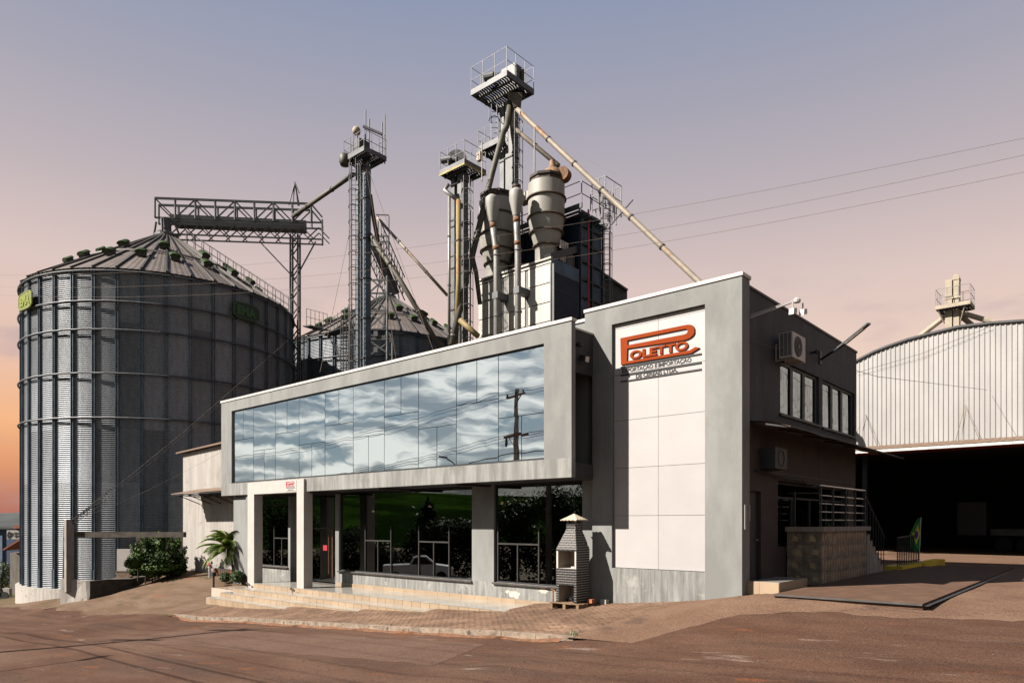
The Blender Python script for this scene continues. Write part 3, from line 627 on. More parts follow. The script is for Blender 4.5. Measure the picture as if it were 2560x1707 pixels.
# company sign on the cladding
cs = thing('company_sign', (-2.3, .09, 6.2), 'large orange red company logo sign with black lettering on the white cladding', 'sign')
def S(x, y): p = onY(1520 + x / 6.82, 740 + y / 6.82, .05); return (p.x, p.z)
outer = [S(*p) for p in ((207, 718), (1300, 494), (1365, 485), (1412, 488), (1446, 505), (1464, 535), (1467, 565), (1467, 625), (1445, 665), (1400, 705), (1335, 738), (1270, 752), (325, 893), (318, 1110), (1390, 922), (1490, 863), (1555, 880), (1420, 965), (1395, 975), (217, 1170))]
hole = [S(*p) for p in ((328, 755), (1290, 560), (1325, 557), (1350, 575), (1355, 600), (1340, 630), (1300, 652), (328, 838))]
me = curve_mesh([outer, hole], .02); me.materials.append(M_RED); piece('logo_mark', me, (0, .078, 0), cs, FACE_FRONT)
lettering('logo_lettering', 'OLETTO', S(368, 1000)[0], S(1360, 840)[0], 6.155, 6.385, .078, M_RED, cs, .03, .04)
lettering('description_lettering', 'EXPORTAÇÃO E IMPORTAÇÃO', -3.47, -1.385, 5.805, 5.968, .095, M_BLACKL, cs, .008, .035)
lettering('description_lettering', 'DE CEREAIS LTDA.', -3.03, -1.775, 5.628, 5.742, .095, M_BLACKL, cs, .008, .035)
for z in (5.99, 5.768, 5.598): box('rule_bar', (-3.508, .075, z - .018), (-1.105, .098, z + .018), M_BLACKL, cs)
# small sign on the portico
ps = thing('entrance_sign', (-17.8, -1.46, 3.1), 'small white plaque with the red logo on the portico beam', 'sign')
box('plaque', (-18.16, -1.462, 2.955), (-17.40, -1.452, 3.37), mat('plaque_white', (.50, .47, .45), .5, var=.02), ps)
def S2(p, x0=-18.13, z0=3.13, w_=.66, h_=.21):
    return (x0 + (p[0] + 3.504) / (3.504 - 1.147) * w_, z0 + (p[1] - 6.06) / (6.79 - 6.06) * h_)
me = curve_mesh([[S2(p) for p in outer], [S2(p) for p in hole]], .002); me.materials.append(M_REDP); piece('logo_mark', me, (0, -1.4665, 0), ps, FACE_FRONT)
lettering('logo_lettering', 'OLETTO', -18.045, -17.575, 3.165, 3.235, -1.466, M_REDP, ps, .004, .03)
lettering('description_lettering', 'EXPORTAÇÃO E IMPORTAÇÃO', -18.12, -17.46, 3.055, 3.095, -1.466, M_DARK, ps, .004, 0)
lettering('description_lettering', 'DE CEREAIS LTDA.', -18.0, -17.58, 2.995, 3.03, -1.466, M_DARK, ps, .004, 0)
MB().box((-18.12, -1.466, 3.105), (-17.46, -1.4635, 3.11)).box((-18.12, -1.466, 2.975), (-17.46, -1.4635, 2.98)).build('rule_bar', M_DARK, ps)

# ---------------------------------------------------------------- entrance steps
st = thing('entrance_steps', (-14, -2, -1.4), 'long beige tiled entrance steps and glossy tiled platform', 'steps')
tiers = [(-20.60, -6.2, -1.5, -.82), (-21.0, -8.9, -2.2, -.995), (-21.15, -11.7, -2.68, -1.155), (-21.3, -15.2, -3.2, -1.32)]
prevY = .14
for i, (x0, x1, yf, zt) in enumerate(tiers):
    yb = .14 if i == 0 else tiers[i - 1][2]
    zb = zt - .75
    box('tier', (x0 + .012, yf + .012, zb), (x1, yb - (.002 if i else 0), zt - .012), M_GROUT, st)
    tw = .44; n = int(math.ceil((x1 - x0) / tw))
    for k in range(n):
        a = x0 + k * tw; c = min(a + tw, x1)
        if c - a < .06: continue
        ztop = zt - .012
        zlo = max(zt - .19 if i < 3 else zt - .5, min(g1((a + c) / 2, yf) - .12, zt - .03))
        if i < 3: zlo = max(zlo, tiers[i + 1][3] + .001) if a < tiers[i + 1][1] else zt - .5
        zlo = max(zlo, zt - .55)
        box('riser_tile', (a + .007, yf, zlo), (c - .007, yf + .012, zt - .020), M_TILE, st)
        d = yb - yf; r = max(1, int(round(d / .55)))
        for q in range(r): box('floor_tile', (a + .003, yf + d * q / r + .003, zt - .012), (c - .003, yf + d * (q + 1) / r - .003, zt), M_TILEF, st)
    for k in range(max(1, int((yb - yf) / .44))):
        y0 = yf + k * .44; y1_ = min(y0 + .44, yb)
        box('riser_tile', (x0, y0 + .016, zt - .5), (x0 + .012, y1_ - .004, zt - .014), M_TILE, st)
x = -17.0
while x < -6.0:                                     # skirting along the wall foot
    if x > -16.85 or True: box('skirting_tile', (x + .004, .12, -.82), (min(x + .6, -5.9) - .004, .139, -.68), M_TILE, st)
    x += .6
# uplighters at the posts
for i, (x, y, z, lb) in enumerate(((-20.85, -1.62, -.995, 'small dark uplight at the foot of the left portico post'), (-17.25, -1.72, -.995, 'small dark uplight at the foot of the right portico post'))):
    t = thing('ground_spotlight', (x, y, z), lb, 'lamp', 'uplights at the portico posts')
    MB().tube((x, y, z), (x, y, z + .10), .015).build('stake', M_DARK, t)
    MB().tube((x - .10, y, z + .17), (x + .12, y + .02, z + .09), .05, 10, .035).build('lamp_head', mat('dark_bronze', (.06, .045, .03), .4, metal=.5), t)

# ---------------------------------------------------------------- barbecue
bq = thing('barbecue', (-4.6, -.62, -.49), 'tall black brick barbecue with white joints and a cream chimney cap', 'barbecue')
bx0, bx1, by0, by1, bz = -4.97, -4.26, -.95, -.32, -.49
core = MB(); ins = .012
def slab(x0, x1, y0, y1, z0, z1): core.box((x0, y0, z0), (x1, y1, z1))
slab(bx0 + ins, bx0 + .09, by0 + ins, by1 - ins, bz, .02); slab(bx1 - .09, bx1 - ins, by0 + ins, by1 - ins, bz, .02)      # legs
slab(bx0 + ins, bx1 - ins, by0 + ins, by1 - ins, .02, .45)
slab(bx0 + ins, bx0 + .07, by0 + ins, by1 - ins, .45, .98); slab(bx1 - .07, bx1 - ins, by0 + ins, by1 - ins, .45, .98); slab(bx0 + .07, bx1 - .07, by1 - .07, by1 - ins, .45, .98)
nx0, nx1, ny0, ny1 = -4.73, -4.41, -.80, -.47; hz0, hz1, ct = .98, 1.53, 1.80
core.hexa([(bx0 + ins, by0 + ins, hz0), (bx1 - ins, by0 + ins, hz0), (bx1 - ins, by1 - ins, hz0), (bx0 + ins, by1 - ins, hz0), (nx0 + ins, ny0 + ins, hz1), (nx1 - ins, ny0 + ins, hz1), (nx1 - ins, ny1 - ins, hz1), (nx0 + ins, ny1 - ins, hz1)])
core.box((nx0 + ins, ny0 + ins, hz1), (nx1 - ins, ny1 - ins, ct)); core.build('mortar_core', M_MORT, bq)
li = MB(); li.box((bx0 + .07, by0 + .05, .452), (bx0 + .085, by1 - .075, .978)); li.box((bx1 - .085, by0 + .05, .452), (bx1 - .07, by1 - .075, .978)); li.box((bx0 + .085, by1 - .09, .452), (bx1 - .085, by1 - .075, .978)); li.build('fire_lining', M_BBQIN, bq)
MB().box((bx0 + .09, by1 - .08, bz), (bx0 + .32, by1 - .06, .018)).box((bx0 + .09, by0 + .03, bz), (bx0 + .10, by1 - .08, .018)).build('foot_lining', M_BBQIN, bq)
box('grey_ledge', (bx1 - .2, by0 + .02, .452), (bx1 - .09, by0 + .1, .51), M_MORT, bq)
def ring(z):                                       # outline of the body at height z
    if z <= hz0: return bx0, bx1, by0, by1
    t = min(1, (z - hz0) / (hz1 - hz0)); return lerp(bx0, nx0, t), lerp(bx1, nx1, t), lerp(by0, ny0, t), lerp(by1, ny1, t)
rh = .0675; jt = .0175; row = 0; z = bz
while z < ct - .03:
    z0, z1 = z + jt / 2, min(z + rh, ct) - jt / 2; A, B_ = ring(z0), ring(z1)
    for face in ('front', 'right'):
        u0, u1 = (A[0], A[1]) if face == 'front' else (A[2], A[3]); v0, v1 = (B_[0], B_[1]) if face == 'front' else (B_[2], B_[3])
        bl = .165; e = [0.0]; p = (bl / 2 if row % 2 else bl)
        while p < (bx1 - bx0 if face == 'front' else by1 - by0) - .03: e.append(p); p += bl
        e.append((bx1 - bx0) if face == 'front' else (by1 - by0)); T = e[-1]
        for a, c in zip(e, e[1:]):
            wid0 = u1 - u0; off0 = (T - wid0) / 2                      # narrower courses keep brick length, clipped at the edges
            a2, c2 = max(a, off0) - off0, min(c, T - off0) - off0
            if c2 - a2 < .03: continue
            if face == 'front':
                if z1 < .02 and .09 < (a + c) / 2 < T - .09:
                    if a < .09: c2 = .09
                    elif c > T - .09: a2 = T - .09
                    else: continue
                elif z1 < .02: a2, c2 = (0, .09) if a < .1 else (T - .09, T)
                if z0 > .44 and z1 < .98: continue
            sc = (v1 - v0) / wid0; a3, c3 = a2 * sc, c2 * sc; a2 += jt * .4; c2 -= jt * .4; a3 += jt * .4; c3 -= jt * .4
            m = MB()
            if face == 'front': q = [(u0 + a2, A[2]), (u0 + c2, A[2]), (u0 + c2, A[2] + .02), (u0 + a2, A[2] + .02)]; q2 = [(v0 + a3, B_[2]), (v0 + c3, B_[2]), (v0 + c3, B_[2] + .02), (v0 + a3, B_[2] + .02)]
            else: q = [(A[1], u0 + a2), (A[1], u0 + c2), (A[1] - .02, u0 + c2), (A[1] - .02, u0 + a2)]; q2 = [(B_[1], v0 + a3), (B_[1], v0 + c3), (B_[1] - .02, v0 + c3), (B_[1] - .02, v0 + a3)]
            m.hexa([(x, y, z0) for x, y in q] + [(x, y, z1) for x, y in q2]); m.build('brick', M_BRICKB, bq)
    z += rh; row += 1
cap = MB(); cxm, cym = (nx0 + nx1) / 2, (ny0 + ny1) / 2; hw = .275; vs = [(cxm, cym, 1.965)]
npt = 9; rim = []
for sd in range(4):
    for k in range(npt):
        t = -1 + 2 * k / npt; q = [(t, -1), (1, t), (-t, 1), (-1, -t)][sd]; rim.append((cxm + q[0] * hw, cym + q[1] * hw, 1.79 + .018 * (k % 2)))
nr = len(rim); cap.add(vs + rim + [(p[0], p[1], p[2] - .025) for p in rim], [(0, 1 + k, 1 + (k + 1) % nr) for k in range(nr)] + [(1 + (k + 1) % nr, 1 + k, 1 + nr + k, 1 + nr + (k + 1) % nr) for k in range(nr)] + [tuple(range(1 + nr, 1 + 2 * nr))])
cap.build('chimney_cap', M_CAP, bq)
MB().box((cxm - .07, ny0 - .004, 1.70), (cxm + .05, ny0 + .03, 1.785)).box((nx1 - .03, cym - .05, 1.70), (nx1 + .004, cym + .06, 1.785)).build('smoke_opening', M_BLACK, bq)
for dx_ in (-.085, .052): box('opening_trim', (cxm + dx_, ny0 - .010, 1.69), (cxm + dx_ + .014, ny0 + .02, 1.785), M_CAP, bq)
pa = thing('pallet', (-4.6, -.62, -.62), 'rough wooden pallet under the black brick barbecue', 'pallet')
for y in (-1.02, -.82, -.62, -.42, -.22): box('board', (-5.08, y - .07, -.512), (-4.08, y + .07, -.492), M_WOOD, pa)
for xx in (-5.08, -4.63, -4.18): box('bearer', (xx, -1.08, -.66), (xx + .09, -.15, -.514), M_WOOD, pa)
ah = MB()
for k in range(40): a = random.uniform(0, 6.28); r = random.uniform(0, .17); p = V(-4.6 + r * math.cos(a) * 1.2, -.6 + r * math.sin(a), -.488 + max(0, .16 - r * .7) * random.random()); q = p + V(random.uniform(-.07, .07), random.uniform(-.07, .07), random.uniform(0, .03)); ah.beam(p, q, .04)
tag(ah.build('charcoal_heap', M_BLACKL), 'heap of dark charcoal in the open foot of the barbecue', 'charcoal heap')
tag(MB().box((-4.13, -.62, -.49), (-3.98, -.46, -.38)).build('clay_block', M_CLAY), 'orange hollow clay block on the right end of the pallet', 'brick')
gz = g1(-3.85, -.12)
tag(MB().box((-3.98, -.22, gz - .02), (-3.80, -.05, gz + .12)).build('concrete_block', M_MORT), 'small white block at the wall foot right of the barbecue', 'block')
pp = thing('water_tap', (-5.55, -.1, -.72), 'rusty standpipe and white pipework at the wall foot left of the barbecue', 'tap')
MB().tube((-5.72, -.12, -.85), (-5.72, -.12, -.28), .022).tube((-5.80, -.12, -.25), (-5.64, -.12, -.29), .02).build('standpipe', M_RUST, pp)
MB().path([(-5.62, -.08, -.8), (-5.62, -.08, -.33), (-5.2, -.08, -.31), (-5.1, -.08, -.6)], .025).box((-5.58, -.1, -.78), (-5.40, .02, -.58)).build('white_pipe', M_CAP, pp)

# ================================================================ SIDE OF THE OFFICE
ac = thing('air_conditioner', (.3, 2.8, 6.2), 'white outdoor air conditioner unit high on the dark side wall', 'air conditioner')
ax0, ax1, ay0, ay1, az0, az1 = .12, .47, 2.05, 3.0, 6.02, 6.68
box('casing', (ax0, ay0, az0), (ax1, ay1, az1), M_ACW, ac)
m = MB()
for j in range(11):
    z = az0 + .06 + j * .054
    for k in range(3): m.box((ax0 + .03 + k * .10, ay0 - .006, z), (ax0 + .115 + k * .10, ay0 - .001, z + .036))
m.build('side_grille', M_DARK, ac)
yc, zc_ = ay0 + .40, (az0 + az1) / 2
m = MB(); m.tube((ax1 + .002, yc, zc_), (ax1 + .012, yc, zc_), .27, 28); m.build('fan_recess', M_DARK, ac)
m = MB()
for r in (.07, .13, .19, .25):
    pts = [(ax1 + .022, yc + r * math.cos(t * math.pi / 14), zc_ + r * math.sin(t * math.pi / 14)) for t in range(29)]; m.path(pts, .004, 4)
for t in range(8): m.beam((ax1 + .022, yc, zc_), (ax1 + .022, yc + .26 * math.cos(t * math.pi / 4), zc_ + .26 * math.sin(t * math.pi / 4)), .007)
m.tube((ax1 + .014, yc, zc_), (ax1 + .03, yc, zc_), .05, 12); m.build('fan_guard', mat('grey_plastic', (.12, .12, .12), .5), ac)
for y in (2.2, 2.85): MB().beam((-.03, y, 6.0), (.5, y, 6.0), .035).beam((-.01, y, 6.0), (-.01, y, 6.45), .035).beam((.0, y, 6.35), (.42, y, 6.01), .02).build('bracket', M_ACW, ac)
ac2 = thing('old_air_conditioner', (.2, 1.6, 3.2), 'dark old air conditioner below the side canopy', 'air conditioner')
box('casing', (-.058, 1.20, 3.08), (.35, 2.0, 3.62), M_DARK, ac2)
m = MB(); m.path([(.36, 1.6 + .2 * math.cos(t * .4488), 3.36 + .2 * math.sin(t * .4488)) for t in range(15)], .012, 4); m.build('fan_guard', M_STEEL, ac2)
tag(MB().path([(0, .9, 3.02), (.05, 1.6, 2.98), (.02, 3, 2.9), (.03, 4, 2.92), (.0, 4.8, 2.75), (.0, 5.4, 2.83), (0, 5.6, 2.6)], .022, 5).build('cable_run', M_DARK), 'drooping black cable along the wall below the canopy', 'cable')
cb = thing('camera_bracket', (.3, 1.5, 7.0), 'white bracket arm with two cameras near the roof edge of the side wall', 'camera')
MB().path([(-.03, .55, 6.80), (.55, .85, 7.0), (.9, 1.05, 7.13)], .022, 6).path([(-.03, .55, 6.86), (.9, 1.05, 7.16)], .012, 5).build('arm', M_ACW, cb)
MB().lathe((.93, 1.08, 7.1), [(0, 0), (.08, .0), (.09, .06), (.05, .11), (0, .12)], 10).build('junction_box', M_ACW, cb)
for px, py in ((.86, .98), (1.02, 1.22)):
    MB().tube((px, py, 7.1), (px, py, 6.95), .018).hexa([(px - .06, py - .10, 6.78), (px + .06, py - .10, 6.78), (px + .07, py + .1, 6.84), (px - .07, py + .1, 6.84), (px - .06, py - .08, 6.93), (px + .06, py - .08, 6.93), (px + .07, py + .1, 6.97), (px - .07, py + .1, 6.97)]).build('camera_head', M_ACW, cb)
wl = thing('wall_street_light', (0, 5.6, 6.7), 'slanting street light arm on the dark side wall', 'lamp')
MB().path([(-.03, 5.70, 6.62), (.10, 5.6, 6.66), (.75, 5.05, 6.78)], .035, 8).box((-.03, 5.6, 6.5), (.01, 5.8, 6.9)).build('arm', M_DARK, wl)
MB().beam((.68, 5.11, 6.77), (1.75, 4.15, 7.08), .11, .05).build('lamp_head', M_STEEL, wl)
MB().beam((.95, 4.87, 6.81), (1.6, 4.29, 7.0), .08, .02).build('lens', M_LAMP, wl)
tag(MB().tube((-.03, 4.95, 6.72), (.12, 4.9, 6.72), .03).lathe((.14, 4.9, 6.64), [(0, 0), (.06, .02), (.07, .1), (0, .15)], 8).build('photocell', M_DARK), 'small dark sensor beside the street light arm on the side wall', 'sensor')
tag(box('wall_tube_light', (.001, .06, 1.55), (.045, .14, 2.15), M_ACW), 'short white tube light on the corner pier beside the side door', 'lamp')
# step block at the side door, weighbridge, ramp, stairs, rail
sb = thing('door_step', (.4, 1, .0), 'beige tiled step block below the side door', 'step')
box('step_core', (.0, .30, -.3), (.78, 2.2, .27), M_GROUT, sb)
for a, b_ in ((.0, .31), (.31, .785)): box('riser_tile', (a + .003, .285, -.2), (b_ - .003, .299, .275), M_TILE, sb)
for a, b_ in ((.30, .85), (.85, 1.4), (1.4, 1.95), (1.95, 2.2)): box('riser_tile', (.781, a + .003, -.2), (.795, b_ - .003, .275), M_TILE, sb); box('floor_tile', (.003, a + .003, .271), (.79, b_ - .003, .283), M_TILEF, sb)
wb = thing('weighbridge', (2.4, 6, .1), 'long brown weighbridge deck sunk in the yard beside the office', 'weighbridge')
P = []
for j in range(15):
    y = -.45 + j * 1.0; P.append([(x, y, max(.085 + .004 * j, g1(x, y) + .035)) for x in (.95, 1.9, 2.9, 3.95)])
dk = MB().grid(P); P2 = [[P[0][k] for k in range(4)], [(p[0], p[1], p[2] - .12) for p in P[0]]]; dk.grid(P2); dk.grid([[P[j][3] for j in range(15)], [(P[j][3][0], P[j][3][1], P[j][3][2] - .12) for j in range(15)]][::-1]); dk.build('deck_plate', M_PLATE, wb)
MB().grid([[(p[0], p[1] - .06, p[2] - .04) for p in P[0]], [(p[0], p[1] - .005, p[2] - .004) for p in P[0]]]).build('edge_angle', M_ROOFRIB, wb)
MB().grid([[(3.955, P[j][3][1], P[j][3][2] - .045) for j in range(15)], [(4.05, P[j][3][1], P[j][3][2] - .045) for j in range(15)]]).build('edge_gap', M_BLACKL, wb)
ld = thing('loading_platform', (.5, 5, .1), 'raised platform clad in patterned stone tile beside the office side wall', 'platform')
box('platform_core', (-.02, 3.02, -.2), (.86, 7.15, 1.47), M_CONCD, ld)
for a, b_ in ((-.02, .42), (.42, .875)):
    for j in range(4): z = .04 + j * .36; box('stone_tile', (a + .004, 2.985, z + .004), (b_ - .004, 3.019, z + .356), M_STONE, ld)
for k in range(9):
    for j in range(4): y = 3.0 + k * .46; z = .04 + j * .36; box('stone_tile', (.862, y + .004, z + .004), (.892, min(y + .456, 7.15), z + .356), M_STONE, ld)
for k in range(4):
    for j in range(4):
        x = .02 + (k % 2) * .46 + (.1 if j % 2 else .18); z = .10 + j * .36
        if k < 2: MB().prism([(x, 2.980, z + .04), (x + .17, 2.980, z + .02), (x + .15, 2.980, z + .14), (x + .03, 2.980, z + .20)], (0, .004, 0)).build('stone_inlay', M_STONEI, ld)
for k in range(18):
    for j in range(4):
        y = 3.08 + k * .23; z = .10 + j * .36; MB().prism([(.8925, y, z + .22), (.8925, y + .10, z + .22), (.8925, y + .06, z), ], (.003, 0, 0)).build('stone_inlay', M_STONEI, ld)
MB().box((-.05, 2.93, 1.47), (.97, 3.15, 1.60)).box((.70, 3.15, 1.47), (.97, 7.35, 1.60)).build('capstone', M_CONC, ld)
rl = thing('platform_railing', (.85, 5, 1.6), 'horizontal bar steel railing on the stone clad platform', 'railing')
for y in (3.04, 4.05, 5.2, 6.1, 7.1): MB().box((.82, y - .03, 1.60), (.88, y + .03, 2.70)).build('post', M_DARK, rl)
MB().box((.14, 3.01, 1.60), (.19, 3.07, 2.55)).build('post', M_DARK, rl)
for i, z in enumerate((2.70, 2.44, 2.22, 2.0, 1.78)): MB().tube((.85, 3.0, z), (.85, 7.15, z), .026 if i == 0 else .016).build('rail', M_RAIL, rl)
MB().tube((-.02, 3.04, 2.52), (.82, 3.04, 2.50), .014).build('rail', M_RAIL, rl)
sr = thing('yard_stairs', (.5, 8.5, .2), 'concrete stairs going down from the platform towards the yard', 'stairs')
for k in range(6): box('tread', (-.05, 7.40 + k * .32, .0), (.84, 7.40 + (k + 1) * .32 - .004, 1.35 - k * .2), M_CONC, sr)
MB().beam((.84, 7.2, 2.55), (.84, 9.5, 1.2), .04).build('handrail', M_DARK, sr)
for k in range(7): y = 7.45 + k * .32; MB().beam((.84, y, max(.2, 1.30 - k * .2)), (.84, y, 2.40 - (y - 7.45) * .587), .022).build('baluster', M_DARK, sr)
gk = g1(1.3, 12)
ky = thing('yellow_kerb', (1.2, 12, gk), 'low yellow painted kerb island in front of the warehouse', 'kerb')
MB().prism([(.70, 10.0, gk - .2), (1.25, 10.0, gk - .2), (1.35, 13.2, gk - .2), (1.2, 14.0, gk - .2), (.75, 14.0, gk - .2)], (0, 0, .35)).build('kerb_body', M_YEL, ky)
MB().prism([(1.36, 12.6, gk - .2), (1.6, 12.8, gk - .2), (1.75, 14.3, gk - .2), (1.36, 14.4, gk - .2)], (0, 0, .45)).build('kerb_nose', M_YEL, ky)
gt = thing('iron_gate', (1.2, 11, gk), 'low dark iron railing gate standing on the yellow kerb', 'gate')
m = MB(); za = gk + .15
MB().beam((1.05, 10.2, za + .95), (1.12, 11.6, za + 1.0), .04).beam((1.12, 11.6, za + 1.0), (1.18, 12.9, za + 1.02), .04).beam((1.05, 10.2, za + .1), (1.18, 12.9, za + .12), .035).build('frame', M_DARK, gt)
for k in range(13): y = 10.25 + k * .22; x = 1.05 + .05 * k / 13 * 2; MB().beam((x, y, za), (x, y, za + .98), .028).build('bar', M_DARK, gt)
fg = thing('flag', (1.25, 12.4, gk + .2), 'green Brazilian flag with yellow diamond on a short white pole', 'flag')
fx, fy, fz = 1.28, 12.3, gk + .2
MB().tube((fx, fy, fz), (fx + .06, fy + .03, fz + 1.62), .014).build('pole', M_ACW, fg)
fm = MB(); P = []
nx_, nz_ = 12, 24
for j in range(nz_ + 1):
    v = j / nz_; row = []
    for i in range(nx_ + 1):
        u = i / nx_; wd = .50 * (1 - .75 * max(0, v - .55) / .45) * (1 if v > .12 else .45 + v * 4.5)
        row.append((fx + .06 - u * wd * .60, fy + .03 - u * wd * .35 + .05 * math.sin(u * 9 + v * 2) * u, fz + .55 + v * 1.05 - u * .18 * (1 - v)))
    P.append(row)
fm.grid(P); fm.m = []
for j in range(nz_):
    for i in range(nx_):
        u, v = (i + .5) / nx_, (j + .5) / nz_; dd = abs(u - .45) / .42 + abs(v - .48) / .32; rr = math.hypot((u - .42) * .75, (v - .46))
        fm.m.append(2 if rr < .14 else (1 if dd < 1 else 0))
fm.build('cloth', [M_FLG, M_FLY, M_FLB], fg, True)

# ================================================================ WAREHOUSE
YH = 21.15; DZ = .66
def Wp(x, y): p = onY(1760 + x / 2.94, 640 + y / 2.94, YH); return (p.x, p.z)
prof = [(-10, 6.5), (-7, 8.2), (-4.2, 9.6)] + [Wp(*p) for p in ((1130, 765), (1245, 705), (1360, 660), (1500, 612), (1640, 575), (1870, 520), (2130, 490), (2352, 475))]
lx, lz = prof[-1]; prof += [(6.5, lz - .35), (9.5, lz - 1.2), (13, 7.6), (16, 6.0)]
pX = [p[0] for p in prof]; pZ = [p[1] for p in prof]
def rz(x): return float(np.interp(x, pX, pZ))
wh = thing('warehouse', (2, 15, .4), 'white corrugated warehouse with curved roof and a wide dark open front', 'warehouse')
zb = 4.80 + DZ
x = -6.0
while x < 12:                                        # every sheet of the gable
    m = MB(); n = 5; pts = []
    for k in range(n):
        a = x + k * .2
        pts += [(a, 0), (a + .03, -.035), (a + .07, -.035), (a + .10, 0)]
    pts.append((x + 1.0, 0)); P = []
    for zt in (0, 1): P.append([(px_, YH + py_, zb if zt == 0 else rz(px_)) for px_, py_ in pts])
    m.grid(P); m.build('wall_sheet', M_WSHEET, wh); x += 1.0
P = [[(a, YH - .12, c + .04) for a, c in prof], [(a, YH + 16, c + .04) for a, c in prof]]
MB().grid(P).build('roof', M_ROOF, wh, True)
MB().grid([[(a, YH - .12, c - .05) for a, c in prof], [(a, YH - .12, c + .045) for a, c in prof]]).build('verge_trim', M_CHAR, wh)
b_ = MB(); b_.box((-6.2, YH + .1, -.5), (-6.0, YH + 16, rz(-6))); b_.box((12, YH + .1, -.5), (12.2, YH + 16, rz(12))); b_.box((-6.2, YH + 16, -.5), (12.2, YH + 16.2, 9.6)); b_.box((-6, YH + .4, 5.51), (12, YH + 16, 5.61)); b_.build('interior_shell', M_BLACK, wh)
MB().box((-6, YH + .05, 5.11), (12, YH + .35, 5.45)).build('lintel', M_DARK, wh)
MB().box((-6, YH - .6, 5.06), (12, YH - .55, 5.12)).box((-6, YH - .25, 5.02), (12, YH - .2, 5.08)).build('door_rail', M_REDPAINT, wh)
for k in range(18):
    xa = -6 + k * 1.0; m = MB(); P = [[], []]
    for i in range(9): a = xa + i * .125; zz = .02 * (i % 2); P[0].append((a, YH - 1.25, 4.52 + DZ + zz)); P[1].append((a, YH - .06, 4.80 + DZ + zz))
    m.grid(P).build('awning_sheet', M_AWN, wh)
box('fascia', (-6, YH - 1.30, 5.04), (12, YH - 1.24, 5.16), M_COPING, wh)
for px_ in (-2.9, 11.2): box('corner_post', (px_ - .1, YH, -.2), (px_ + .1, YH + .2, 5.10), M_DARK, wh)
tr = thing('flatbed_trailer', (3.5, 32, .1), 'grey flatbed trailer standing in the dark warehouse', 'trailer')
box('bed', (1.0, 31.2, 1.0), (5.4, 33.4, 1.37), M_STEEL, tr)
for xx in (1.6, 2.6, 4.8):
    MB().tube((xx, 31.25, .5), (xx, 31.5, .5), .42, 16).build('wheel', M_TYRE, tr)
box('cab', (-.6, 31.2, 1.0), (.8, 33.3, 2.9), M_CHAR, tr)
# elevator head behind the warehouse
def lad(m, p, q, w, n, ax):
    p, q, ax = Vector(p), Vector(q), Vector(ax) * (w / 2); m.beam(p - ax, q - ax, .05); m.beam(p + ax, q + ax, .05)
    for k in range(n): c = p.lerp(q, (k + .5) / n); m.beam(c - ax, c + ax, .03)
def rail(m, c, ax, ay, lx, ly, h, post=.05, n=3):
    """guard rail round a platform: centre c, unit axes, half sizes"""
    c = Vector(c); ax = Vector(ax); ay = Vector(ay); cor = [c + ax * lx * a + ay * ly * b for a, b in ((-1, -1), (1, -1), (1, 1), (-1, 1))]; up = Vector((0, 0, 1))
    for i in range(4):
        p, q = cor[i], cor[(i + 1) % 4]
        for k in range(n): r = p.lerp(q, k / n); m.beam(r, r + up * h, post)
        for f in (.5, 1.0): m.beam(p + up * h * f, q + up * h * f, post * .75)
AX, AY = Vector((1, 0, 0)), Vector((0, 1, 0))
def platform(par, c, lx, ly, h=1.1, edge_m=None, toe=.22, lip=None):
    c = Vector(c); e = MB(); z0, z1 = c.z - .16, c.z
    e.box((c.x - lx, c.y - ly, z0), (c.x + lx, c.y - ly + .08, z1 + toe)); e.box((c.x - lx, c.y + ly - .08, z0), (c.x + lx, c.y + ly, z1 + toe)); e.box((c.x - lx, c.y - ly + .08, z0), (c.x - lx + .08, c.y + ly - .08, z1 + toe)); e.box((c.x + lx - .08, c.y - ly + .08, z0), (c.x + lx, c.y + ly - .08, z1 + toe))
    e.build('platform_edge', edge_m or M_STEEL, par)
    if lip: MB().box((c.x - lx - .02, c.y - ly - .03, z0 - .06), (c.x + lx + .02, c.y - ly - .005, z0 + .06)).box((c.x + lx + .005, c.y - ly - .005, z0 - .06), (c.x + lx + .03, c.y + ly, z0 + .06)).build('edge_lip', lip, par)
    d = MB(); k = c.x - lx + .15
    while k < c.x + lx - .1: d.box((k, c.y - ly + .08, z1 - .03), (k + .13, c.y + ly - .08, z1)); k += .2
    for yy in (-.6, 0, .6): d.box((c.x - lx + .08, c.y + yy * ly - .06, z0 - .1), (c.x + lx - .08, c.y + yy * ly + .06, z1 - .03))
    d.build('grating', M_CHAR, par)
    g = MB(); rail(g, c, AX, AY, lx - .03, ly - .03, h, .032); g.build('guard_rail', M_LEG, par)
e = at(2190 * 1.08844, 700 * 1.08844, 52)
eh = thing('elevator_tower', (e.x, e.y, 10), 'cream elevator head with caged platform rising behind the warehouse roof', 'grain elevator', 'bucket elevators of the grain plant')
M_CRM = mat('faded_cream_steel', (.34, .29, .22), .7, var=.15, scale=1.5)
MB().box((e.x - .48, e.y - .35, 8), (e.x - .04, e.y + .35, 19.6)).box((e.x + .04, e.y - .30, 8), (e.x + .40, e.y + .3, 19.5)).build('casing', M_CRM, eh)
MB().lathe((0, 0, 0), [(0, -.35), (.62, -.35), (.62, .35), (0, .35)], 20).mesh('hood', M_CRM)
hd = MB()
for i in range(13):
    t = math.pi * i / 12; hd.v += [(e.x + .20 + .22 * math.cos(t), e.y - .34, 19.5 + .40 * math.sin(t)), (e.x + .20 + .22 * math.cos(t), e.y + .34, 19.5 + .40 * math.sin(t))]
hd.f = [(2 * i, 2 * i + 2, 2 * i + 3, 2 * i + 1) for i in range(12)] + [tuple(range(0, 26, 2)), tuple(range(1, 26, 2))[::-1]]; hd.m = [0] * len(hd.f); hd.build('hood', M_CRM, eh)
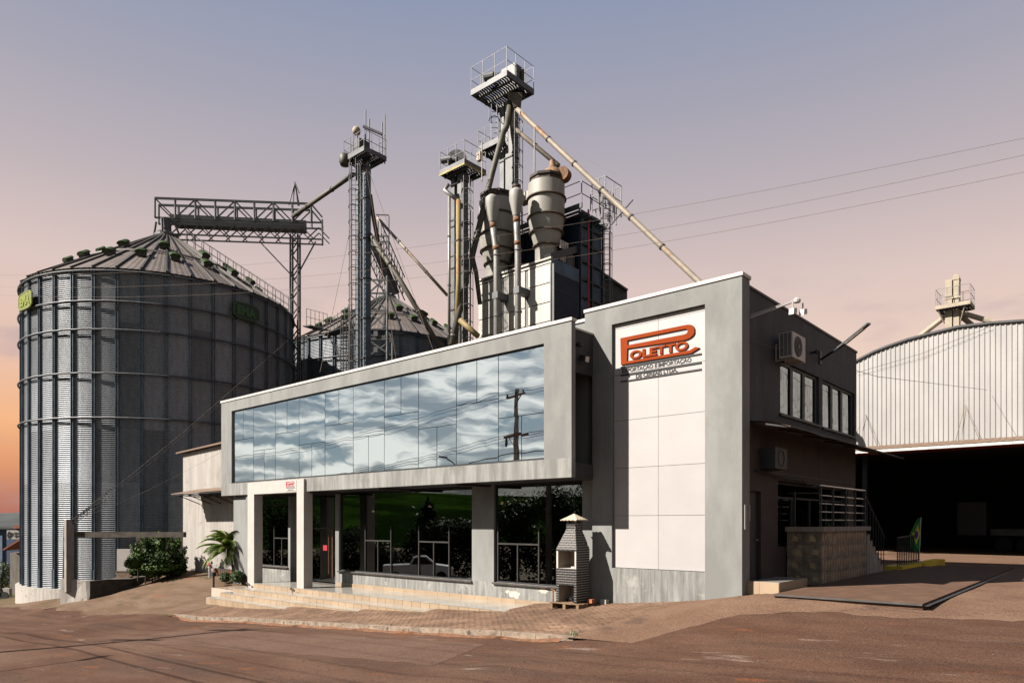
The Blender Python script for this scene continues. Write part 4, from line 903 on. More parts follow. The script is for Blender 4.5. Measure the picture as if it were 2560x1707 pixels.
platform(eh, (e.x + .1, e.y, 17.55), 1.1, .95, 1.3, M_CRM, .1)
for dx_, dy_, ez in ((-2.6, -.9, 15.2), (3.4, .6, 15.6), (2.0, 2.4, 15.2), (-1.2, 2.2, 15.2)): MB().tube((e.x + (.1 if dx_ > 0 else -.1), e.y, 17.3), (e.x + dx_, e.y + dy_, ez), .19, 8).build('spout', M_CRM, eh)
m = MB(); m.beam((e.x + .9, e.y - .9, 17.5), (e.x + .5, e.y - .3, 16.4), .08); m.beam((e.x - .9, e.y - .9, 17.5), (e.x - .5, e.y - .3, 16.4), .08); m.beam((e.x - .6, e.y - .36, 18.2), (e.x + .5, e.y - .36, 18.2), .05, .12); m.build('brace', M_CRM, eh)
# ================================================================ SILOS
KS = 1.10
def kz(z): return CAMP.z + (z - CAMP.z) * KS
SIL = V(-43.683, 4.488, 0); RAD = 8.34; Z0, ZE, ZA = kz(-1.80), kz(15.17), kz(19.75); NB = 40
sil = thing('grain_silo', (SIL.x, SIL.y, Z0), 'large corrugated grain silo at the left with green sign and overhead conveyor', 'grain silo', 'corrugated grain silos')
TR = 6; th = (ZE - Z0) / TR; da = 2 * math.pi / NB
sm = MB(); P = []; per = .115; npd = int(th / per); rows = npd * 4
for j in range(rows + 1):
    z = th * j / rows; r = RAD + .027 * math.sin(2 * math.pi * j / 4 + .3); P.append([(r * math.cos(a), r * math.sin(a), z) for a in (-da / 2, -da / 6, da / 6, da / 2)])
SHEET = sm.grid(P).mesh('wall_sheet', M_GALV, smooth=True)
fac = math.atan2(CAMP.y - SIL.y, CAMP.x - SIL.x)
def bays(face, lim):
    for k in range(NB):
        a = k * da; dlt = (a - face + math.pi) % (2 * math.pi) - math.pi
        if abs(dlt) < lim: yield a
def fill_silo(par, c, face):
    for a in bays(face, 1.9):
        for j in range(TR): piece('wall_sheet', SHEET, (c.x, c.y, Z0 + th * j), par, (0, 0, a))
STIFF = MB().box((RAD + .01, -.085, 0), (RAD + .05, .085, ZE - Z0)).box((RAD + .05, -.085, 0), (RAD + .12, -.06, ZE - Z0)).box((RAD + .05, .06, 0), (RAD + .12, .085, ZE - Z0)).mesh('stiffener', M_STIFF)
BASEP = MB().box((RAD + .05, -.16, 0), (RAD + .10, .10, 1.15)).mesh('base_bracket', M_STIFF)
sect = MB(); rr0, rr1 = RAD + .18, .75; P = []
for q in range(10):
    u = q / 9; r = lerp(rr0, rr1, u); z = lerp(ZE - .02, ZA, u); row = []
    for i in range(9): a = -da / 2 + da * i / 8; row.append((r * math.cos(a), r * math.sin(a), z - Z0 + (.02 if i % 2 else 0)))
    P.append(row)
SECT = sect.grid(P).mesh('roof_sheet', M_ROOF)
RRIB = MB().beam((rr0, 0, ZE - Z0 + .05), (rr1, 0, ZA - Z0 + .05), .09, .12).mesh('roof_rib', M_ROOFRIB)
v = MB(); P = []                                       # hood of a roof vent: half barrel
for i in range(9):
    t = math.pi * i / 8; P.append([(.0 + (-.42 if k == 0 else .42), .36 * math.cos(t), .34 * math.sin(t)) for k in (0, 1)])
v.grid(P); v.add([(.42, .36 * math.cos(math.pi * i / 8), .34 * math.sin(math.pi * i / 8)) for i in range(9)], [tuple(range(9))]); v.add([(-.42, .36 * math.cos(math.pi * i / 8), .34 * math.sin(math.pi * i / 8)) for i in range(9)], [tuple(range(9))[::-1]])
VHOOD = v.mesh('vent_hood', M_GREEN); VBASE = MB().box((-.34, -.28, -.25), (.40, .28, .22)).mesh('roof_vent', M_CHAR)
def roof_silo(par, c):
    for k in range(NB):
        piece('roof_sheet', SECT, (c.x, c.y, Z0), par, (0, 0, k * da)); 
        if k % 1 == 0: piece('roof_rib', RRIB, (c.x, c.y, Z0), par, (0, 0, (k + .5) * da))
    slope = math.atan2(ZA - ZE, rr0 - rr1)
    for ringr, cnt, ph in ((.42, 10, .2), (.68, 20, .0)):
        for k in range(cnt):
            a = ph + 2 * math.pi * k / cnt; r = lerp(rr1, rr0, ringr); z = lerp(ZA, ZE, ringr) + .22; p = (c.x + r * math.cos(a), c.y + r * math.sin(a), z)
            b = piece('roof_vent', VBASE, p, par, (0, slope, a), (.60, .95, .60)); h = bpy.data.objects.new('vent_hood', VHOOD); COL.objects.link(h); h.parent = b; h.location = (0, 0, .12)
    MB().lathe((c.x, c.y, 0), [(.8, ZA - .05), (.8, ZA + .25), (.5, ZA + .4), (0, ZA + .4)], 20).build('roof_cap', M_STEEL, par)
    MB().lathe((c.x, c.y, 0), [(lerp(rr1, rr0, .55), lerp(ZA, ZE, .55) + .05), (lerp(rr1, rr0, .55) + .05, lerp(ZA, ZE, .55) + .16), (lerp(rr1, rr0, .55) + .14, lerp(ZA, ZE, .55) + .02)], 80).build('roof_hoop', M_ROOFRIB, par)
def hoops(par, c):
    for z in [kz(q) for q in (15.0, 13.4, 11.9, 9.6, 7.26)]:
        m = MB(); pts = [(c.x + (RAD + .20) * math.cos(t * 2 * math.pi / 80), c.y + (RAD + .20) * math.sin(t * 2 * math.pi / 80), z) for t in range(81)]; m.path(pts, .055, 6); m.build('wind_ring', M_RING, par)
for par, c, face in ((sil, SIL, fac),):
    fill_silo(par, c, face); roof_silo(par, c); hoops(par, c)
    for a in bays(face, 1.9): piece('stiffener', STIFF, (c.x, c.y, Z0), par, (0, 0, a + da / 2)); piece('base_bracket', BASEP, (c.x, c.y, Z0), par, (0, 0, a + da / 2))
    MB().lathe((c.x, c.y, 0), [(RAD - .1, -4.6), (RAD + .34, -4.6), (RAD + .34, Z0), (RAD - .1, Z0)], 80).build('concrete_base', M_CONCW, par)
    MB().lathe((c.x, c.y, 0), [(RAD - .06, Z0), (RAD - .06, ZE)], 60).build('inner_wall', M_BLACK, par)
S2C = at(968, 1307, 62.7) * 1.0; S2C.z = 0
sil2 = dup(sil, (S2C.x, S2C.y, Z0), 'second corrugated grain silo behind the office roof and steel support frame')

def ema(par_lab, a, z, zoom=1.0, bright=False):
    t = thing('maker_sign', (SIL.x + (RAD + .3) * math.cos(a), SIL.y + (RAD + .3) * math.sin(a), z), par_lab, 'sign', 'maker signs on the silo')
    o = wloc(t); rot = (math.pi / 2, 0, a + math.pi / 2)
    w_, h_ = 1.0, .53; oc = [(-w_, -h_ * .62), (-w_ * .72, -h_ * .95), (0, -h_ * 1.05), (w_ * .72, -h_ * .95), (w_, -h_ * .62), (w_, h_ * .62), (w_ * .72, h_ * .95), (0, h_ * 1.05), (-w_ * .72, h_ * .95), (-w_, h_ * .62)]
    gm = mat('sign_green', (.02, .085, .015), .5, var=.1) if not bright else mat('sign_lime', (.20, .24, .02), .5, var=.1)
    me = curve_mesh([oc], .03); me.materials.append(mat('sign_dark_green', (.006, .02, .008), .5, var=.1) if not bright else mat('sign_olive', (.16, .19, .03), .5)); piece('board', me, o, t, rot)
    me = curve_mesh([[(x * .96, y * .96) for x, y in oc], [(x * .9, y * .88) for x, y in oc]], .008); me.materials.append(gm); fr = Vector((math.cos(a), math.sin(a), 0)); piece('border', me, o + fr * .04, t, rot)
    me = text_mesh('EMA', 1.40, .58, .03, .05); me.materials.append(gm); tv = Vector((-math.sin(a), math.cos(a), 0)); piece('lettering', me, o + fr * .045 - tv * .70 + Vector((0, 0, -.29)), t, rot)
    MB().box((-.9, -.05, -.05), (.9, .05, .05)).mesh('x', M_STEEL)
def silo_angle(px, py):                              # where a pixel's ray meets the silo wall
    d = ray(px, py); ox, oy = CAMP.x - SIL.x, CAMP.y - SIL.y; A = d.x ** 2 + d.y ** 2; B = 2 * (ox * d.x + oy * d.y); Cc = ox * ox + oy * oy - (RAD + .25) ** 2; t = (-B - math.sqrt(max(0, B * B - 4 * A * Cc))) / (2 * A); p = CAMP + d * t
    return math.atan2(p.y - SIL.y, p.x - SIL.x), p.z
a, z = silo_angle(614, 780); ema('dark green octagonal sign on the shaded side of the large silo', a, z)
a, z = silo_angle(66, 752); ema('bright lime sign on the sunlit left edge of the large silo', a, z, bright=True)
# ladder cage on silo's right flank
lc = thing('silo_ladder', (-31.5, 4.8, 3), 'caged ladder down the right flank of the large silo', 'ladder')
p = at(752, 900, 51.5); m = MB(); lad(m, (p.x, p.y, -1), (p.x, p.y, 15.4), .5, 40, RT); m.build('rungs', M_STEEL, lc)
m = MB(); 
for k in range(14):
    z = 1 + k * 1.05; m.path([p + RT * (.42 * math.cos(t * math.pi / 6)) - FW * (.1 + .5 * math.sin(t * math.pi / 6)) + V(0, 0, z - p.z) for t in range(7)], .025, 4)
for t in (0, 1.5, 3, 4.5, 6): q = p + RT * (.42 * math.cos(t * math.pi / 6)) - FW * (.1 + .5 * math.sin(t * math.pi / 6)); m.beam((q.x, q.y, 1), (q.x, q.y, 15.3), .03)
m.build('cage', M_STEEL, lc)
# stair rail following the silo roof
m = MB()
def roofpt(u, a, h=0): r = lerp(rr0, rr1, u); return V(SIL.x + r * math.cos(a), SIL.y + r * math.sin(a), lerp(ZE, ZA, u) + h)
ra_ = fac + 1.15
for da_ in (-.03, .05):
    for k in range(14): u = k / 13 * .92; m.beam(roofpt(u, ra_ + da_ * (1 + u)), roofpt(u, ra_ + da_ * (1 + u), 1.0), .035)
    for h in (.5, 1.0): m.beam(roofpt(0, ra_ + da_, h), roofpt(.92, ra_ + da_ * 1.9, h), .03)
tag(m.build('roof_stair_rail', M_STEEL), 'thin stair rail climbing the right slope of the large silo roof', 'railing')

# ---------------------------------------------------------------- overhead conveyor above the large silo
cv = thing('overhead_conveyor', (-33, 6, 19), 'lattice conveyor bridge above the large silo roof', 'conveyor')
cz = lambda px, py, dp: at(px, py, dp)
Lp, Rp = cz(392, 545, 49.5), cz(806, 556, 52.2); dirc = (Rp - Lp); dirc.z = 0; ln = dirc.length; dirc.normalize(); nrm = Vector((-dirc.y, dirc.x, 0))
zl, zh = 22.75, 24.85
def cvp(s, o, z): return V(Lp.x, Lp.y, 0) + dirc * s + nrm * o + V(0, 0, z + lerp(-.62, .17, s / ln))
m = MB(); nb = 8
for o in (-.55, .55):
    m.beam(cvp(0, o, zh), cvp(ln * .93, o, zh), .13); m.beam(cvp(0, o, zl + .75), cvp(ln, o, zl + .75), .10)
    for k in range(nb + 1):
        s_ = ln * .93 * k / nb; m.beam(cvp(s_, o, zl + .75), cvp(s_, o, zh), .11)
        if k < nb: a_, b_ = (zl + .75, zh) if k % 2 else (zh, zl + .75); m.beam(cvp(s_, o, a_), cvp(s_ + ln * .93 / nb, o, b_), .08)
    m.beam(cvp(ln * .93, o, zh), cvp(ln, o, zl + .75 + .4), .09); m.beam(cvp(ln, o, zl - .5), cvp(ln, o, zl + 1.0), .09)
m.build('guard_truss', M_LEG, cv)
m = MB(); m.beam(cvp(.9, 0, zl + .9), cvp(ln * .9, 0, zl + .75), .55, .5); m.build('conveyor_casing', M_STEEL, cv)
m = MB(); m.beam(cvp(1.2, 0, zl + .52), cvp(ln * .9, 0, zl + .4), .7, .28); m.build('conveyor_tray', M_CHAR, cv)
m = MB()
for o in (-.5, .5):
    m.beam(cvp(1.0, o, zl - .35), cvp(ln, o, zl - .45), .09)
    for k in range(9):
        s_ = 1.0 + (ln - 2) * k / 8; m.beam(cvp(s_, o, zl - .35), cvp(s_ + .75, o, zl + .4), .07); m.beam(cvp(s_ + .75, o, zl + .4), cvp(s_ + 1.5, o, zl - .38), .06)
m.build('under_truss', M_STEEL, cv)
m = MB(); pc = SIL + V(0, 0, ZA)
for a_, b_ in ((-.6, -.5), (.6, -.5), (.6, .5), (-.6, .5)): m.beam(pc + V(a_ * 1.2, b_ * 1.2, .2), V(Lp.x, Lp.y, zl) + V(.6 + a_ * .8, .3 + b_ * .8, 0), .12)
m.beam(pc + V(0, 0, .3), V(Lp.x + .7, Lp.y + .3, zl + .2), .5); m.beam(pc + V(-.7, -.6, .4), pc + V(.7, .6, 1.3), .07); m.beam(pc + V(.7, -.6, .4), pc + V(-.7, .6, 1.3), .07)
m.build('discharge_stand', M_STEEL, cv)
m = MB(); tp = cz(737, 455, 51.7)
for px, py in ((722, 513), (732, 513), (745, 515), (748, 515)): m.beam(cz(px, py, 51.7 + (px - 735) * .03), tp + RT * ((px - 735) * .004) + V(0, 0, -.02 * abs(px - 735)), .07)
m.beam(tp, cz(748, 483, 51.7), .08); m.build('mast', M_LEG, cv)
m = MB(); lp = cz(738, 800, 51.7); hw = .27
for a_ in (-1, 1):
    for b_ in (-1, 1): m.beam(lp + RT * hw * a_ + FW * hw * b_ + V(0, 0, -1 - lp.z), lp + RT * hw * a_ + FW * hw * b_ + V(0, 0, zl - lp.z), .10)
z = -1; k = 0
while z < zl - .9:
    for b_ in (-1, 1): s_ = 1 if k % 2 else -1; m.beam(lp + RT * hw * s_ + FW * hw * b_ + V(0, 0, z - lp.z), lp - RT * hw * s_ + FW * hw * b_ + V(0, 0, z + .8 - lp.z), .07)
    z += .8; k += 1
m.build('support_mast', M_STEEL, cv)
m = MB(); m.beam(lp + V(0, 0, zl - 3.2 - lp.z), lp - RT * 2.6 + V(0, 0, zl - .45 - lp.z), .08); m.beam(lp + V(0, 0, zl - 3.2 - lp.z), lp + RT * 1.5 + V(0, 0, zl - .45 - lp.z), .08); m.build('knee_brace', M_STEEL, cv)

# ---------------------------------------------------------------- bucket elevators
GRP = 'bucket elevators of the grain plant'
def trunks(par, base, tops, zt, w, gap, ms, z0=0):
    base = Vector(base)
    for i, sgn in enumerate((-1, 1)):
        c = base + RT * gap * sgn; m = MB(); a, b = RT * w, FW * w
        m.hexa([c - a - b + V(0, 0, z0 - c.z), c + a - b + V(0, 0, z0 - c.z), c + a + b + V(0, 0, z0 - c.z), c - a + b + V(0, 0, z0 - c.z), c - a - b + V(0, 0, zt - c.z), c + a - b + V(0, 0, zt - c.z), c + a + b + V(0, 0, zt - c.z), c - a + b + V(0, 0, zt - c.z)])
        z = z0 + 2
        m.build('trunk', ms[i], par); f = MB()
        while z < zt - .5: f.beam(c - RT * (w + .04) + V(0, 0, z - c.z), c + RT * (w + .04) + V(0, 0, z - c.z), 2 * w + .08, .07); z += 2.9
        f.build('flange', M_CHAR, par)
def boxtrunk(par, c, wx, wy, z0, zt, m_, seam=2.6):
    box('trunk', (c[0] - wx, c[1] - wy, z0), (c[0] + wx, c[1] + wy, zt), m_, par); f = MB(); z = z0 + 2
    while z < zt - .5: f.box((c[0] - wx - .05, c[1] - wy - .05, z), (c[0] + wx + .05, c[1] + wy + .05, z + .07)); z += seam
    f.build('flange', M_CHAR, par)
def caged(par, p, z0, z1, w=.42, cage=True):
    m = MB(); lad(m, (p.x, p.y, z0), (p.x, p.y, z1), w, int((z1 - z0) / .32), RT); m.build('ladder', M_STEEL, par)
    if cage:
        m = MB(); z = z0 + 2
        while z < z1: m.path([p + RT * (.36 * math.cos(t * math.pi / 6)) - FW * (.05 + .62 * math.sin(t * math.pi / 6)) + V(0, 0, z - p.z) for t in range(7)], .03, 4); z += 1.0
        for t in (0, 2, 4, 6): q = p + RT * (.36 * math.cos(t * math.pi / 6)) - FW * (.05 + .62 * math.sin(t * math.pi / 6)); m.beam((q.x, q.y, z0 + 2), (q.x, q.y, z1), .03)
        m.build('ladder_cage', M_STEEL, par)
def spout(par, pts, r, m_, name='spout'):
    o = MB().path(pts, r, 10).build(name, m_, par, True)
    fl = MB(); L_ = sum((Vector(b) - Vector(a)).length for a, b in zip(pts, pts[1:]))
    for a, b in zip(pts, pts[1:]):
        a, b = Vector(a), Vector(b); l = (b - a).length; k = 2.5
        while k < l - .5: c = a.lerp(b, k / l); d = (b - a).normalized() * .05; MB().tube(c - d, c + d, r * 1.22, 10).build('spout_flange', M_ROOFRIB, par); k += 3.0
    return o
def head(par, c, r, w, m_):
    hd = MB(); n = 14
    for i in range(n + 1):
        t = math.pi * i / n
        for s_ in (-w, w): hd.v.append(tuple(Vector(c) + RT * (r * math.cos(t)) + FW * s_ + V(0, 0, r * math.sin(t))))
    base_ = len(hd.v)
    for a_ in (-1, 1):
        for s_ in (-w, w): hd.v.append(tuple(Vector(c) + RT * (-r * a_) + FW * s_ + V(0, 0, -.7)))
    hd.f = [(2 * i, 2 * i + 2, 2 * i + 3, 2 * i + 1) for i in range(n)] + [tuple(range(0, 2 * n + 2, 2)), tuple(range(1, 2 * n + 2, 2))[::-1], (2 * n, base_ + 2 - 2, base_ + 1 - 0, 2 * n + 1), (0, 1, base_ + 3, base_ + 2), (2 * n, 0, base_ + 2, base_), (1, 2 * n + 1, base_ + 1, base_ + 3)]
    hd.m = [0] * len(hd.f); hd.build('elevator_head', m_, par)
def motor(par, p, s=.28):
    MB().tube(Vector(p), Vector(p) + Vector((-.6, -.25, 0)), s, 12).tube(Vector(p) + Vector((.0, .0, 0)), Vector(p) + Vector((.35, .15, -.1)), s * .7, 10).build('motor', M_STEEL, par)
# left elevator (A)
pa_ = at(905, 900, 46); ta = thing('grain_elevator', (pa_.x, pa_.y, 0), 'blue grey bucket elevator between the two silos with ladder cage', 'grain elevator', GRP)
zA = at(905, 415, 46).z
cB = at(917, 900, 46); boxtrunk(ta, cB, .17, .2, 0, zA, M_STEELB); cA = at(899, 900, 46.2); boxtrunk(ta, cA, .16, .2, 0, zA, M_STEELB)
caged(ta, at(887, 900, 45.6), 6, zA); lr = at(908, 900, 46); m = MB(); lad(m, (lr.x, lr.y, 5), (lr.x, lr.y, zA), .3, 60, RT); m.build('cable_ladder', M_LEG, ta)
pA = at(912, 398, 46); platform(ta, (pA.x, pA.y, pA.z), 1.12, .9, 1.2, None, .14)
m = MB(); m.box((pA.x - .3, pA.y - .7, pA.z + .1), (pA.x + .35, pA.y + .1, pA.z + 1.0)); m.build('drive_box', M_CHAR, ta); motor(ta, (pA.x - .6, pA.y + .2, pA.z + .6), .22)
m = MB()
for px, h in ((914, 3.2), (923, 2.6), (955, 2.4), (962, 2.9)): q = at(px, 398, 46); m.beam((q.x, q.y, pA.z - .3), (q.x, q.y, pA.z + h), .06)
q1, q2 = at(908, 316, 46), at(955, 336, 46); m.beam(q1, q2, .14); m.build('hoist_frame', M_STEEL, ta)
q = at(862, 400, 46); MB().lathe((q.x, q.y, q.z - .4), [(0, 0), (.28, .03), (.36, .25), (.36, .6), (.26, .75), (0, .78)], 18).build('spout_head', mat('olive_drum', (.06, .055, .035), .6, var=.3, scale=4), ta, True)
m = MB(); q = at(891, 335, 46)
for px in (884, 894): w_ = at(px, 388, 46); m.beam(w_, at(px, 335, 46), .045)
m.build('lamp_stand', M_STEEL, ta); MB().lathe((q.x, q.y, q.z - .1), [(0, 0), (.24, .1), (.28, .35), (.18, .52), (0, .55)], 12).build('lamp_globe', M_CRM, ta, True)
spout(ta, [at(884, 436, 46), at(732, 541, 51.0)], .15, M_SPOUTD)
spout(ta, [at(925, 488, 46), at(931, 530, 47), at(945, 602, 50)], .15, M_SPOUTD)
spout(ta, [at(924, 586, 46), at(1000, 700, 45.4), at(1102, 872, 44.6)], .16, M_SPOUTD)
spout(ta, [at(944, 545, 47), at(1118, 738, 45)], .10, M_SPOUT)
for i, (px, py, dp) in enumerate(((1110, 950, 40), (860, 960, 40), (1000, 960, 38), (800, 930, 42))): tag(MB().beam(at(912, 400, 46), at(px, py, dp), .018).build('guy_wire', M_WIRE), ('thin guy wire from the left elevator down to the right', 'thin guy wire from the left elevator down to the left', 'steep thin guy wire in front of the left elevator', 'lowest thin guy wire left of the elevator')[i], 'guy wire', 'guy wires of the left elevator')
# middle elevator (B)
pb = at(1145, 800, 44); tb = thing('grain_elevator', (pb.x, pb.y, 0), 'grey bucket elevator with rusty yellow pipe and railed yellow edged platform', 'grain elevator', GRP)
zB = at(1145, 440, 44).z; boxtrunk(tb, at(1138, 800, 44.3), .15, .22, 0, zB, M_STEEL); boxtrunk(tb, at(1157, 800, 43.8), .26, .22, 0, zB, M_LEG)
caged(tb, at(1168, 800, 43.5), 7, zB - .5)
pB = at(1157, 432, 44); platform(tb, (pB.x - .0, pB.y, pB.z), 1.1, .95, 1.3, None, .16, M_YELEDGE)
hc = at(1143, 405, 44); head(tb, (hc.x, hc.y, hc.z), .62, .3, M_LEG); motor(tb, (hc.x, hc.y - .5, hc.z), .2)
q = at(1199, 392, 43); MB().box((q.x - .15, q.y - .12, q.z - .25), (q.x + .15, q.y + .12, q.z + .25)).beam((q.x + .2, q.y, q.z - 1.6), (q.x + .2, q.y, q.z + .8), .05).build('switch_box', M_CRM, tb)
spout(tb, [at(1120, 462, 43.6), at(1112, 476, 43.4), at(1146, 502, 43.2)], .13, M_PIPE)
spout(tb, [at(1146, 500, 43.2), at(1146, 700, 43.2), at(1140, 860, 43.2)], .15, M_YELP)
spout(tb, [at(1123, 490, 43.4), at(1123, 860, 43.4)], .09, M_PIPE)
m = MB()
for k in range(8): z = 7 + k * 2.2; a_, b_ = at(1123, 800, 43.4), at(1143, 800, 43.4); m.beam((a_.x, a_.y, z), (b_.x, b_.y, z + .2), .05)
m.build('pipe_bracket', M_LEG, tb)
spout(tb, [at(1150, 800, 42.5), at(1195, 840, 42)], .17, M_YELP)
# tall elevator (C)
pc_ = at(1268, 800, 47); tcE = thing('grain_elevator', (pc_.x, pc_.y, 0), 'tallest bucket elevator with large railed platform and long spouts', 'grain elevator', GRP)
zC = at(1268, 258, 47).z; boxtrunk(tcE, at(1262, 800, 47.4), .18, .31, 0, zC, M_STEEL, 3.4); boxtrunk(tcE, at(1280, 800, 46.8), .31, .31, 0, zC, M_LEG, 3.4)
pC = at(1256, 232, 47); platform(tcE, (pC.x, pC.y, pC.z), 1.62, 1.36, 1.7, None, .2)
m = MB(); q = at(1280, 205, 47.2); m.box((q.x - .6, q.y - .4, pC.z), (q.x + .6, q.y + .4, pC.z + 1.7)); m.build('elevator_head', M_LEG, tcE)
m = MB(); q = at(1302, 222, 47); m.box((q.x - .13, q.y - .4, pC.z - .4), (q.x + .02, q.y - .1, pC.z + 1.5)); m.box((q.x + .1, q.y - .1, pC.z - .4), (q.x + .22, q.y + .2, pC.z + 1.5)); m.build('side_frame', M_CHAR, tcE)
q = at(1235, 190, 46); motor(tcE, (q.x, q.y, q.z), .26)
q0 = at(1288, 238, 46.3); q1 = at(1292, 272, 46.3); MB().hexa([q0 - RT * .5 - FW * .3, q0 + RT * .45 - FW * .3, q0 + RT * .45 + FW * .3, q0 - RT * .5 + FW * .3, q1 - RT * .18 - FW * .2, q1 + RT * .25 - FW * .2, q1 + RT * .25 + FW * .2, q1 - RT * .18 + FW * .2][::1]).build('discharge_hopper', mat('rust_grey', (.10, .085, .07), .7, var=.3, scale=3, dirt=(.16, .07, .03), dscale=2), tcE)
pm_ = at(1240, 375, 47.6); platform(tcE, (pm_.x, pm_.y, pm_.z), .95, .8, 1.3)
caged(tcE, at(1236, 800, 47.2), at(0, 375, 47).z, zC - .3); caged(tcE, at(1293, 800, 46.5), 10, at(0, 300, 47).z, .3)
sA_, sB_ = at(1320, 300, 45.8), at(1745, 702, 38); sC_ = sB_ + (sB_ - sA_) * .5
spout(tcE, [at(1292, 272, 46.3), sA_, sB_, sC_, sC_ + V(.15, 0, -.5), V(sC_.x + .15, sC_.y, -.2)], .165, M_SPOUT)
spout(tcE, [at(1276, 255, 46.5), at(1266, 318, 46.2), at(1258, 332, 46.0), at(1230, 435, 45.6), at(1214, 500, 45.2), at(1178, 650, 44.2), at(1129, 862, 42.5)], .19, M_SPOUTD)
spout(tcE, [at(1286, 268, 46.6), at(1281, 318, 46.4), at(1290, 325, 46.4), at(1396, 414, 43.6)], .15, M_SPOUT)
spout(tcE, [at(1171, 600, 45), at(1190, 680, 44), at(1200, 760, 44)], .14, M_SPOUTD)
tag(MB().beam(at(1290, 300, 46), at(1545, 440, 42), .012).build('guy_wire', M_WIRE), 'thin guy wire above the long diagonal spout', 'guy wire')
tag(MB().beam(at(1528, 562, 40.0), at(1582, 500, 42.0), .06).build('spout_prop', M_STEEL), 'short dark steel prop crossing the long diagonal spout', 'prop')

# ---------------------------------------------------------------- dryer
YD = 16.0
dry = thing('grain_dryer', (-21.5, 17.5, 0), 'cream panelled grain dryer block with navy side behind the office roof', 'grain dryer')
dx0, dx1, zt = -24.476, -18.53, 17.30
box('dryer_core', (dx0 + .05, YD + .12, 0), (dx1 - .02, 18.80, zt - .05), M_CHAR, dry)
mods = [(dx0, -22.35), (-22.05, -20.55), (-20.30, dx1 - .08)]
zr = [zt - .35]; 
while zr[-1] > 6.5: zr.append(zr[-1] - 1.13)
for (a, b_) in mods:
    half = (a + b_) / 2
    for za, zb_ in zip(zr, zr[1:]):
        box('front_panel', (a + .01, YD, zb_ + .03), (half - .15, YD + .11, za - .03), M_DRY, dry); box('front_panel', (half - .14, YD, zb_ + .03), (half + .14, YD + .11, za - .03), M_DRY, dry); box('front_panel', (half + .15, YD, zb_ + .03), (b_ - .01, YD + .11, za - .03), M_DRY, dry)
    box('recess_strip', (b_ + .0, YD + .05, 6), (b_ + .24, YD + .115, zt - .4), M_LEG, dry)
box('top_band', (dx0, YD - .02, zt - .33), (dx1, YD + .11, zt - .22), M_DRY, dry); box('top_edge', (dx0 - .03, YD - .06, zt - .10), (dx1 + .02, YD + .11, zt), M_DRY, dry)
box('corner_angle', (dx1 - .07, YD - .01, 6), (dx1, YD + .11, zt - .34), M_LEG, dry)
zs_ = [zt - .85]
while zs_[-1] > 7: zs_.append(zs_[-1] - 1.13)
for za, zb_ in zip([zt] + zs_, zs_): box('side_panel', (dx1 - .02, YD + .12, zb_ + .03), (dx1 + .02, 18.75, za - .03), M_BLUE if za > zt - .1 else M_NAVY, dry)
# tower part behind
tw = thing('dryer_tower', (-21.5, 21, 0), 'dark blue ladder framed dryer tower with red pipe behind the cream block', 'tower')
ex = onX(1507, 574, dx1).y; ztw = onX(1507, 560, dx1).z
box('tower_core', (dx0, 18.85, 0), (dx1 - .15, ex, ztw - .2), M_NAVY, tw)
zz = 8
while zz < ztw - .6:
    for a, b_ in ((18.9, 18.9 + (ex - 18.9) * .48), (18.9 + (ex - 18.9) * .52, ex - .05)): box('side_sheet', (dx1 - .14, a, zz + .06), (dx1 - .08, b_, zz + 1.04), M_BLUE, tw)
    zz += 1.1
m = MB(); zz = 8
while zz < ztw: m.box((dx1 - .07, 18.88, zz - .05), (dx1 + .03, ex + .05, zz + .05)); zz += 1.1
for y in (18.92, lerp(18.9, ex, .5), ex): m.box((dx1 - .07, y - .05, 6), (dx1 + .06, y + .05, ztw))
m.build('frame', M_DARK, tw)
MB().tube((dx1 + .12, lerp(18.9, ex, .28), 6), (dx1 + .12, lerp(18.9, ex, .28), ztw + .3), .06).build('red_pipe', M_REDPAINT, tw)
m = MB()
for k in range(9): m.beam((dx0 - .2, 18.3 + k * .4, ztw - .3), (dx1 + .5, 18.3 + k * .4, ztw - .3), .12)
m.box((dx0, 18.2, ztw - .15), (dx1 + .6, 18.3, ztw + .15)); m.build('roof_framework', M_CHAR, tw)
m = MB(); rail(m, (-21.2, 20.2, ztw), AX, AY, 3.2, 1.9, 1.5, .05, 4); m.build('guard_rail', M_STEEL, tw)
m = MB(); rail(m, (-18.0, 21.0, ztw + .3), AX, AY, .5, .9, 2.0, .05, 2); m.build('hoist_cage', M_LEG, tw)
q = onX(1515, 700, dx1 + .4); caged(tw, V(dx1 + .4, ex - .2, 10), 7, ztw + 1.6, .4)
m = MB(); m.beam((dx1 - .4, YD + .2, zt + .1), (dx1 - .4, 18.8, zt + 1.3), .5, .4); m.lathe((-19.6, 18.3, zt), [(.9, 0), (.9, .8), (.6, 1.1)], 16); m.build('side_duct', M_CHAR, tw)
m = MB()
for k in range(4):
    for j in range(2): m.box((-18.9 + .0, 17.3 + k * .22, zt + .25 + j * .75), (-18.86, 17.3 + k * .22 + .15, zt + .75 + j * .75))
m.build('louvre', M_ACW, tw)
db = thing('plant_block', (-18, 27, 0), 'dark sheet clad block with sloping roof right of the dryer tower', 'building')
q0, q1, q2 = at(1513, 687, 46), at(1568, 728, 46), at(1568, 760, 46)
P0 = at(1440, 640, 46)
MB().hexa([V(P0.x, P0.y, 0), V(q1.x, q1.y, 0), V(q1.x - 4, q1.y + 6, 0), V(P0.x - 4, P0.y + 6, 0), V(P0.x, P0.y, P0.z), V(q1.x, q1.y, q1.z), V(q1.x - 4, q1.y + 6, q1.z), V(P0.x - 4, P0.y + 6, P0.z)]).build('wall', M_CHAR, db)
MB().beam(V(P0.x, P0.y, P0.z) - FW * .1, V(q1.x, q1.y, q1.z) - FW * .1, .3, .12).build('roof', M_STEEL, db)
